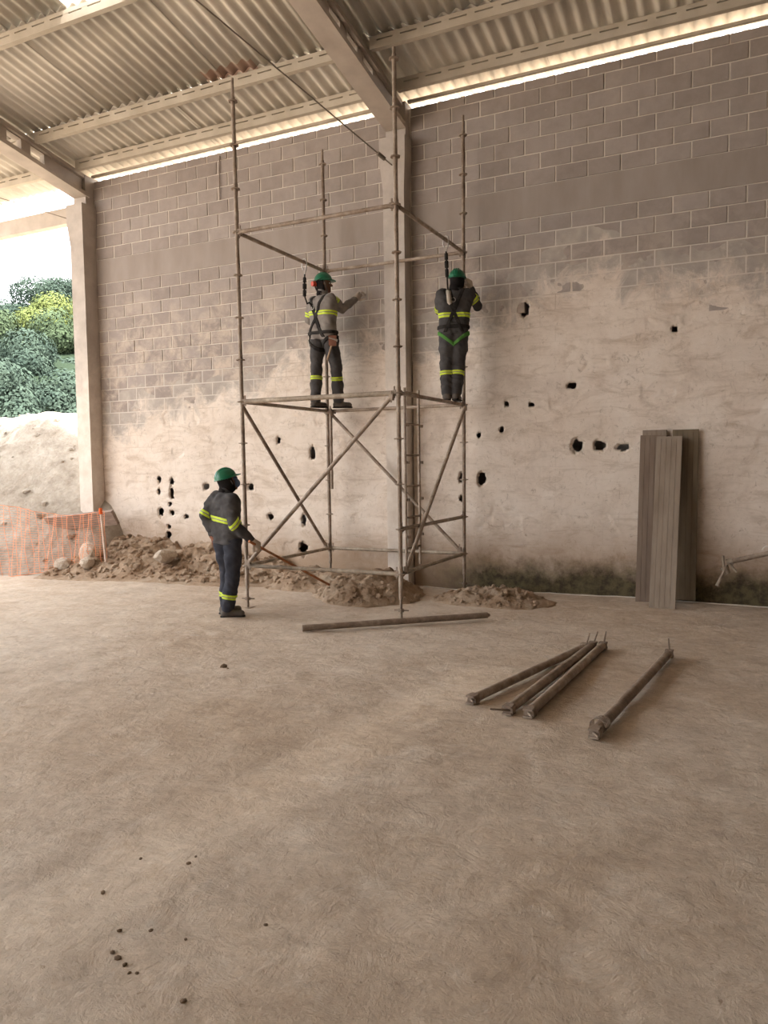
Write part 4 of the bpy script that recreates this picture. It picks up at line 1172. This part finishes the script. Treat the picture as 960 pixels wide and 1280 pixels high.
    for A_, f in ((lL, 0.42), (lR, 0.42)):
        c = A_[1] + (A_[2] - A_[1]) * J.get('shin', f)
        band('leg_band', tr, lambda P, A_=A_: leg(P, A_) + wr(P, 0.014), c, A_[2] - A_[1], 0.027, [c], 0.12, lambda P, c=c: np.linalg.norm(P - c, axis=-1) - 0.112)
    # boots
    for A_, td in ((lL, J['toeL']), (lR, J['toeR'])):
        an = A_[2]; t = unit((*td, 0)); gz = an[2] - 0.09
        s = np.array([-t[1], t[0], 0])
        def boot(P, an=an, t=t, gz=gz):
            e = sd_cone(P, an + Uz * 0.07, an - Uz * 0.03, 0.058, 0.056)
            e = smin(e, sd_cone(P, an - Uz * 0.045 - t * 0.035, an + t * 0.15 - Uz * 0.052, 0.046, 0.043), 0.04)
            return np.maximum(e, -(P[..., 2] - gz - 0.016))
        bo = sdf_obj('boot', boot, [an - t * 0.08, an + t * 0.19, an + Uz * 0.08, an - Uz * 0.09], 0.07, 0.0075, M['boot'], root)
        def sole(P, an=an, t=t, gz=gz):
            q = P.copy(); q[..., 2] = 0; a2 = an.copy(); a2[2] = 0
            return np.maximum(sd_cone(q, a2 - t * 0.04, a2 + t * 0.155, 0.047, 0.046), np.abs(P[..., 2] - gz - 0.010) - 0.010)
        sdf_obj('sole', sole, [an - t * 0.1 - Uz * 0.09, an + t * 0.21 - Uz * 0.05], 0.06, 0.007, M['strap'], bo)
    # gloves
    for (wr_, d, pn, cu, sd, mt) in J['hands']:
        fn, ap = hand_fn(wr_, d, pn, cu, sd)
        sdf_obj('glove', fn, ap, 0.045, 0.0042, M[mt], root)
    # helmet: dome, brim, crest
    def helm(P):
        dome = sd_ell(P, hp(-0.008, 0, 0.045), (0.128, 0.108, 0.112), Hm)
        hzv = (P - hp(0, 0, 0.045)) @ hu
        dome = np.maximum(dome, -(hzv + 0.004)); inner = sd_ell(P, hp(-0.008, 0, 0.045), (0.112, 0.093, 0.099), Hm)
        dome = np.maximum(dome, -inner)
        brim = np.maximum(sd_ell(P, hp(0.035, 0, 0.045), (0.142, 0.112, 0.05), Hm), np.abs(hzv - 0.002 + 0.10 * np.maximum((P - head) @ hf - 0.06, 0)) - 0.006)
        brim = np.maximum(brim, -inner)
        rim = np.maximum(sd_ell(P, hp(-0.008, 0, 0.045), (0.137, 0.117, 0.06), Hm), np.abs(hzv - 0.002) - 0.006); rim = np.maximum(rim, -inner)
        e = np.minimum(smin(dome, brim, 0.012), rim)
        for s in (-0.028, 0, 0.028):
            e = smin(e, np.maximum(sd_ell(P, hp(-0.008, 0, 0.05), (0.127, 0.108, 0.118), Hm), np.maximum(np.abs((P - head) @ hl - s) - 0.006, -(hzv - 0.03))), 0.008)
        return e
    he = sdf_obj('helmet', helm, [hp(0.16, 0.11, 0.02), hp(-0.13, -0.11, 0.16), hp(0.16, -0.11, 0.16), hp(-0.13, 0.11, 0.02)], 0.04, 0.0058, M['helmet'], root)
    if J.get('hood'):
        def hood(P):
            e = smin(sd_ell(P, hp(-0.005, 0, 0.02), (0.110, 0.092, 0.105), Hm), sd_ell(P, hp(0.012, 0, -0.055), (0.082, 0.078, 0.08), Hm), 0.04)
            e = smin(e, sd_cone(P, hp(-0.015, 0, -0.06), neck + Uz * 0.0, 0.070, 0.078), 0.04)
            front = (P - hp(J['hood'], 0, 0)) @ unit(hf * 1.0 + hu * 0.12)
            return np.maximum(e, front)
        sdf_obj('hood', hood, [hp(0.1, 0.1, 0.06), hp(-0.12, -0.1, 0.06), neck - Uz * 0.1], 0.05, 0.008, M['hood'], root)
    if J.get('mask'):
        mk = lambda P: np.maximum(smin(sd_ell(P, hp(0.085, 0, -0.05), (0.055, 0.052, 0.055), Hm), sd_ell(P, hp(0.082, 0, 0.012), (0.042, 0.068, 0.030), Hm), 0.02), -((P - hp(0.055, 0, 0)) @ hf))
        sdf_obj('face_mask', mk, [hp(0.1, 0, 0), hp(0.1, 0, -0.06)], 0.09, 0.006, M['blue'], root)
    cs = lambda P: np.maximum(np.maximum(np.abs(sd_ell(P, hp(0.004, 0, -0.01), (0.102, 0.088, 0.118), Hm)) - 0.004, np.abs((P - hp(0.02, 0, 0)) @ unit(hf * 0.9 + hu * 0.25)) - 0.008), (P - hp(0, 0, 0.045)) @ hu)
    sdf_obj('chin_strap', cs, [hp(0.02, 0.1, 0.05), hp(0.03, -0.1, -0.13)], 0.03, 0.005, M['grey_strap'], he)
    # harness
    if J.get('harness'):
        hr = empty('harness', (0, 0, 0), 0, root)
        mid = ch * 0.5 + pv * 0.5; mid[2] = (ch[2] + hem) / 2 + 0.02
        for s, nm in ((1, 'back_strap'), (-1, 'back_strap')):
            axis = unit(Uz * 0.42 * s + Rr * 1.0)
            def st(P, axis=axis):
                d = tb(P); return np.maximum(np.maximum(np.maximum(d - 0.012, -(d + 0.008)), np.abs((P - mid) @ axis) - 0.022), -(P[..., 2] - hem - 0.02))
            sdf_obj('shoulder_strap', st, [ch, pv + Uz * 0.02], 0.27, 0.0058, M[J['strap']], hr)
        wb = lambda P: np.maximum(np.maximum(tb(P) - 0.013, -(tb(P) + 0.008)), np.abs(P[..., 2] - hem - 0.09) - 0.022)
        sdf_obj('waist_belt', wb, [np.array([*pv[:2], hem + 0.06]), np.array([*pv[:2], hem + 0.12])], 0.26, 0.0058, M[J['strap']], hr)
        for A_, s in ((lL, -1), (lR, 1)):
            c = A_[0] - Uz * 0.10
            ax = unit(Uz * 1.0 + Rr * (-0.75) * s)
            ls = lambda P, A_=A_, c=c, ax=ax: np.maximum(np.maximum(leg(P, A_) + wr(P, 0.014) - 0.014, -(leg(P, A_) + wr(P, 0.014) + 0.006)), np.abs((P - c) @ ax) - 0.020)
            sdf_obj('leg_strap', ls, [c], 0.20, 0.0058, M[J.get('legstrap', J['strap'])], hr)
        dr = MB(); c = mid - F * 0.155 + Uz * 0.13
        dr.path([c + Rr * (0.028 * math.cos(t)) + Uz * (0.028 * math.sin(t)) - F * 0.01 for t in np.linspace(0, 6.28, 13)], 0.005, 6)
        dr.build('back_ring', M['steel'], hr)
        J['ring'] = c
    return root

def to_world(base, p):
    c, s = math.cos(-YAW), math.sin(-YAW)
    return Vector((base[0] + p[0] * c - p[1] * s, base[1] + p[0] * s + p[1] * c, base[2] + p[2]))

# ---- worker on the floor, one hand on the hip, looking up at the tower
def base_at(x, y): return Vector((x, y, float(ground_z(np.array(x), np.array(y)))))
W1 = base_at(-5.50, 7.20)
J1 = dict(seed=1, phi=0.72, look=(0.86, 0.42, 0.28), shL=(-0.160, 0.12, 1.395), shR=(0.075, -0.135, 1.375), neck=(-0.030, 0.0, 1.445), head=(-0.005, 0.015, 1.565),
          armL=[(-0.292, 0.075, 1.175), (-0.215, 0.075, 0.955)], armR=[(0.105, -0.215, 1.085), (0.270, -0.13, 0.905)],
          hipL=(-0.085, 0.055, 0.90), hipR=(0.055, -0.065, 0.90), legL=[(-0.05, 0.12, 0.475), (-0.085, 0.13, 0.09)], legR=[(0.045, -0.065, 0.475), (-0.02, -0.085, 0.09)],
          toeL=(0.85, 0.5), toeR=(0.97, 0.1), hem=0.845, band=1.115, tilt=(0.16, 0.0), bandL=0.92, bandR=1.02, shin=0.62, jacket='grey_cloth', trousers='navy_cloth',
          hood=0.045, mask=True, hands=[((-0.212, 0.08, 0.945), (0.12, 0.05, -1), (1, 0.2, 0.1), 0.55, 1, 'brown_glove'), ((0.280, -0.125, 0.895), (0.80, 0.25, -0.62), (-0.3, 0.5, -0.75), 0.85, -1, 'glove')])
person(W1, 'worker standing on the floor beside the scaffold, charcoal jacket, hand on hip', J1)
# ---- worker on the left of the tower, arm stretched to the wall
W2 = Vector((-5.51, 9.60, 2.562))
J2 = dict(seed=2, phi=0.62, look=(0.99, -0.02, 0.02), shL=(-0.205, 0.12, 1.535), shR=(0.060, -0.125, 1.52), neck=(-0.075, 0.0, 1.60), head=(-0.045, 0.015, 1.735),
          armL=[(-0.285, 0.20, 1.27), (-0.10, 0.34, 1.18)], armR=[(0.205, 0.06, 1.40), (0.385, 0.20, 1.555)],
          hipL=(-0.150, 0.05, 1.00), hipR=(0.020, -0.05, 1.00), legL=[(-0.170, -0.01, 0.56), (-0.187, -0.045, 0.09)], legR=[(0.115, 0.00, 0.55), (0.130, 0.075, 0.09)],
          toeL=(0.75, 0.66), toeR=(0.99, 0.15), hem=0.955, band=1.315, tilt=(0.06, 0.0), bandL=0.75, bandR=0.28, shin=0.30, jacket='light_cloth', trousers='grey_cloth',
          hood=0.005, harness=True, strap='strap', hands=[((0.392, 0.205, 1.562), (0.62, 0.30, 0.75), (0.5, -0.7, -0.4), 0.8, 1, 'glove'), ((-0.09, 0.345, 1.18), (0.9, 0.3, 0.1), (0, 0.3, -1), 0.5, 1, 'brown_glove')])
p2 = person(W2, 'worker in light grey jacket and harness on the scaffold, arm reaching to the wall', J2)
em = MB(); em.tube((-0.165, -0.02, 1.735), (-0.205, -0.05, 1.73), 0.040, 0.036, 12); e2 = em.build('ear_muff', M['red'], p2)
em = MB(); em.path([(-0.17, -0.03, 1.735), (-0.12, -0.10, 1.77), (-0.06, -0.09, 1.80)], 0.006, 6); em.build('band', M['strap'], e2)
em = MB(); em.path([(-0.165, -0.02, 1.70), (-0.15, -0.03, 1.66), (-0.11, -0.04, 1.60)], 0.014, 6); em.build('muff_cable', M['strap'], e2)
tl = MB(); tl.prism([(-0.05, 0.86), (0.05, 0.86), (0.055, 1.0), (-0.055, 1.0)], -0.03, 0.03, axis=1)
po = tl.build('tool_pouch', M['brown_glove'], p2, (0.075, -0.17, -0.015))
# the hammer hanging in the pouch
hw = to_world(W2, (0.07, -0.185, 0.62)); hmr = empty('hammer', hw, -YAW); prop(hmr, 'wooden handled hammer hanging from the belt of the worker in light grey', 'hammer')
t_ = MB(); t_.path([(-0.07, -0.005, 0.03), (-0.025, 0.0, 0.18), (0.015, 0.0, 0.31)], [0.014, 0.013, 0.012], 8); t_.build('handle', M['wood'], hmr)
t_ = MB(); t_.tube((-0.045, 0, 0.335), (0.075, 0, 0.295), 0.019, 0.019, 8); t_.build('head', M['steel'], hmr)
# ---- worker on the right of the tower, back to the camera, hands raised
W3 = Vector((-3.585, 9.46, 2.560))
J3 = dict(seed=3, phi=1.42, look=(0.28, 0.95, 0.10), shL=(-0.135, 0.01, 1.375), shR=(0.205, 0.00, 1.375), neck=(0.045, 0.0, 1.435), head=(0.075, 0.025, 1.53),
          armL=[(-0.14, 0.24, 1.20), (0.11, 0.31, 1.36)], armR=[(0.345, 0.11, 1.235), (0.272, 0.155, 1.455)],
          hipL=(-0.055, 0.0, 0.875), hipR=(0.105, -0.01, 0.875), legL=[(-0.075, 0.02, 0.46), (-0.070, -0.01, 0.09)], legR=[(0.080, 0.02, 0.46), (0.045, -0.02, 0.09)],
          toeL=(0.0, 1), toeR=(0.3, 0.95), hem=0.845, band=1.085, bandL=0.9, bandR=0.55, shin=0.28, jacket='grey_cloth', trousers='grey_cloth',
          hood=0.04, harness=True, strap='strap', legstrap='green_strap', hands=[((0.268, 0.155, 1.465), (-0.22, 0.15, 0.95), (-0.6, 0.7, 0.1), 0.5, 1, 'glove'), ((0.12, 0.315, 1.37), (0.6, 0.1, 0.8), (-0.3, 0.9, 0.2), 0.5, -1, 'glove')])
p3 = person(W3, 'worker seen from behind on the scaffold, charcoal jacket and green leg straps', J3)

# ---- safety lanyards clipped to the upper ledgers
def lanyard(name, label, hook, mids, ring, absorb):
    root = empty(name, hook); prop(root, label, 'lanyard'); hk = Vector(hook)
    m = MB(); m.path([Vector(q) - hk for q in [*mids, ring]], 0.011, 8); m.build('webbing', M['strap'], root)
    a, b_ = (Vector(q) - hk for q in absorb); d = (b_ - a).normalized()
    for k, (f0, f1, r_) in enumerate(((0.0, 0.28, 0.024), (0.32, 0.62, 0.027), (0.66, 1.0, 0.024))):
        m = MB(); m.path([a + (b_ - a) * f0, a + (b_ - a) * (f0 + 0.03), a + (b_ - a) * (f1 - 0.03), a + (b_ - a) * f1], [r_ * 0.7, r_, r_, r_ * 0.7], 8); m.build('absorber_pouch', M['strap'], root)
    # big scaffold hook
    m = MB(); e = Vector(mids[0]) - hk
    pts = [e, e * 0.55 + Vector((0.025, 0.0, 0)), Vector((0.035, 0, -0.03)), Vector((0.03, 0, 0.035)), Vector((0, 0, 0.055)), Vector((-0.035, 0, 0.03)), Vector((-0.04, 0, -0.05)), e * 0.6 + Vector((-0.025, 0, 0))]
    m.path(pts, 0.009, 8); m.build('hook', M['steel'], root)
zt = zz(8)
h2 = ctr(SX0, SY1, zt) * 0.735 + ctr(SX0, SY0, zt) * 0.265
r2 = to_world(W2, J2['ring'])
lanyard('safety_lanyard', 'black safety lanyard hooked to the left upper ledger behind the worker in light grey', h2,
        [h2 + Vector((0.0, 0, -0.16)), h2 + Vector((-0.01, 0.0, -0.45)), h2 + Vector((0.02, 0.02, -0.56)), h2 * 0.5 + r2 * 0.5 + Vector((0, 0, -0.235))], r2, (h2 + Vector((-0.002, 0, -0.20)), h2 + Vector((-0.01, 0, -0.46))))
h3 = ctr(SX1, SY1, zt) * 0.70 + ctr(SX1, SY0, zt) * 0.30
r3 = to_world(W3, J3['ring'])
lanyard('safety_lanyard', 'black safety lanyard hooked to the right upper ledger above the worker seen from behind', h3,
        [h3 + Vector((0, 0, -0.14)), h3 + Vector((0.0, 0.03, -0.42)), h3 + Vector((0.0, 0.05, -0.60)), r3 + Vector((-0.02, -0.04, 0.12))], r3, (h3 + Vector((0, 0.002, -0.16)), h3 + Vector((0, 0.03, -0.45))))
m = MB(); m.path([r3 + Vector((-0.05, -0.05, 0.13)), r3 + Vector((-0.045, -0.055, 0.11)), r3 + Vector((-0.03, -0.055, -0.04)), r3 + Vector((-0.02, -0.05, -0.06))], [0.018, 0.030, 0.030, 0.018], 10)
ab = m.build('shock_pack', M['absorber']); ab.parent = p3; ab.matrix_parent_inverse = Matrix.LocRotScale(W3, Matrix.Rotation(-YAW, 3, 'Z'), None).inverted()

# ---- rust coloured bar held by the worker on the floor
hd = to_world(W1, (0.345, -0.105, 0.825)); ba = to_world(W1, (0.235, -0.10, 0.775))
tip = Vector((-5.02, 8.98, 0.05))
d_ = (tip - hd).normalized()
bar = empty('iron_bar', tip); prop(bar, 'long rust orange iron bar held by the worker on the floor', 'bar')
m = MB(); m.tube(hd - d_ * 0.16 - tip, Vector((0, 0, 0)), 0.016, 0.016, 8); m.build('rod', M['rust'], bar)
m = MB(); m.tube(-d_ * 0.10, d_ * 0.03, 0.018, 0.012, 8); m.build('flattened_tip', M['rust'], bar)
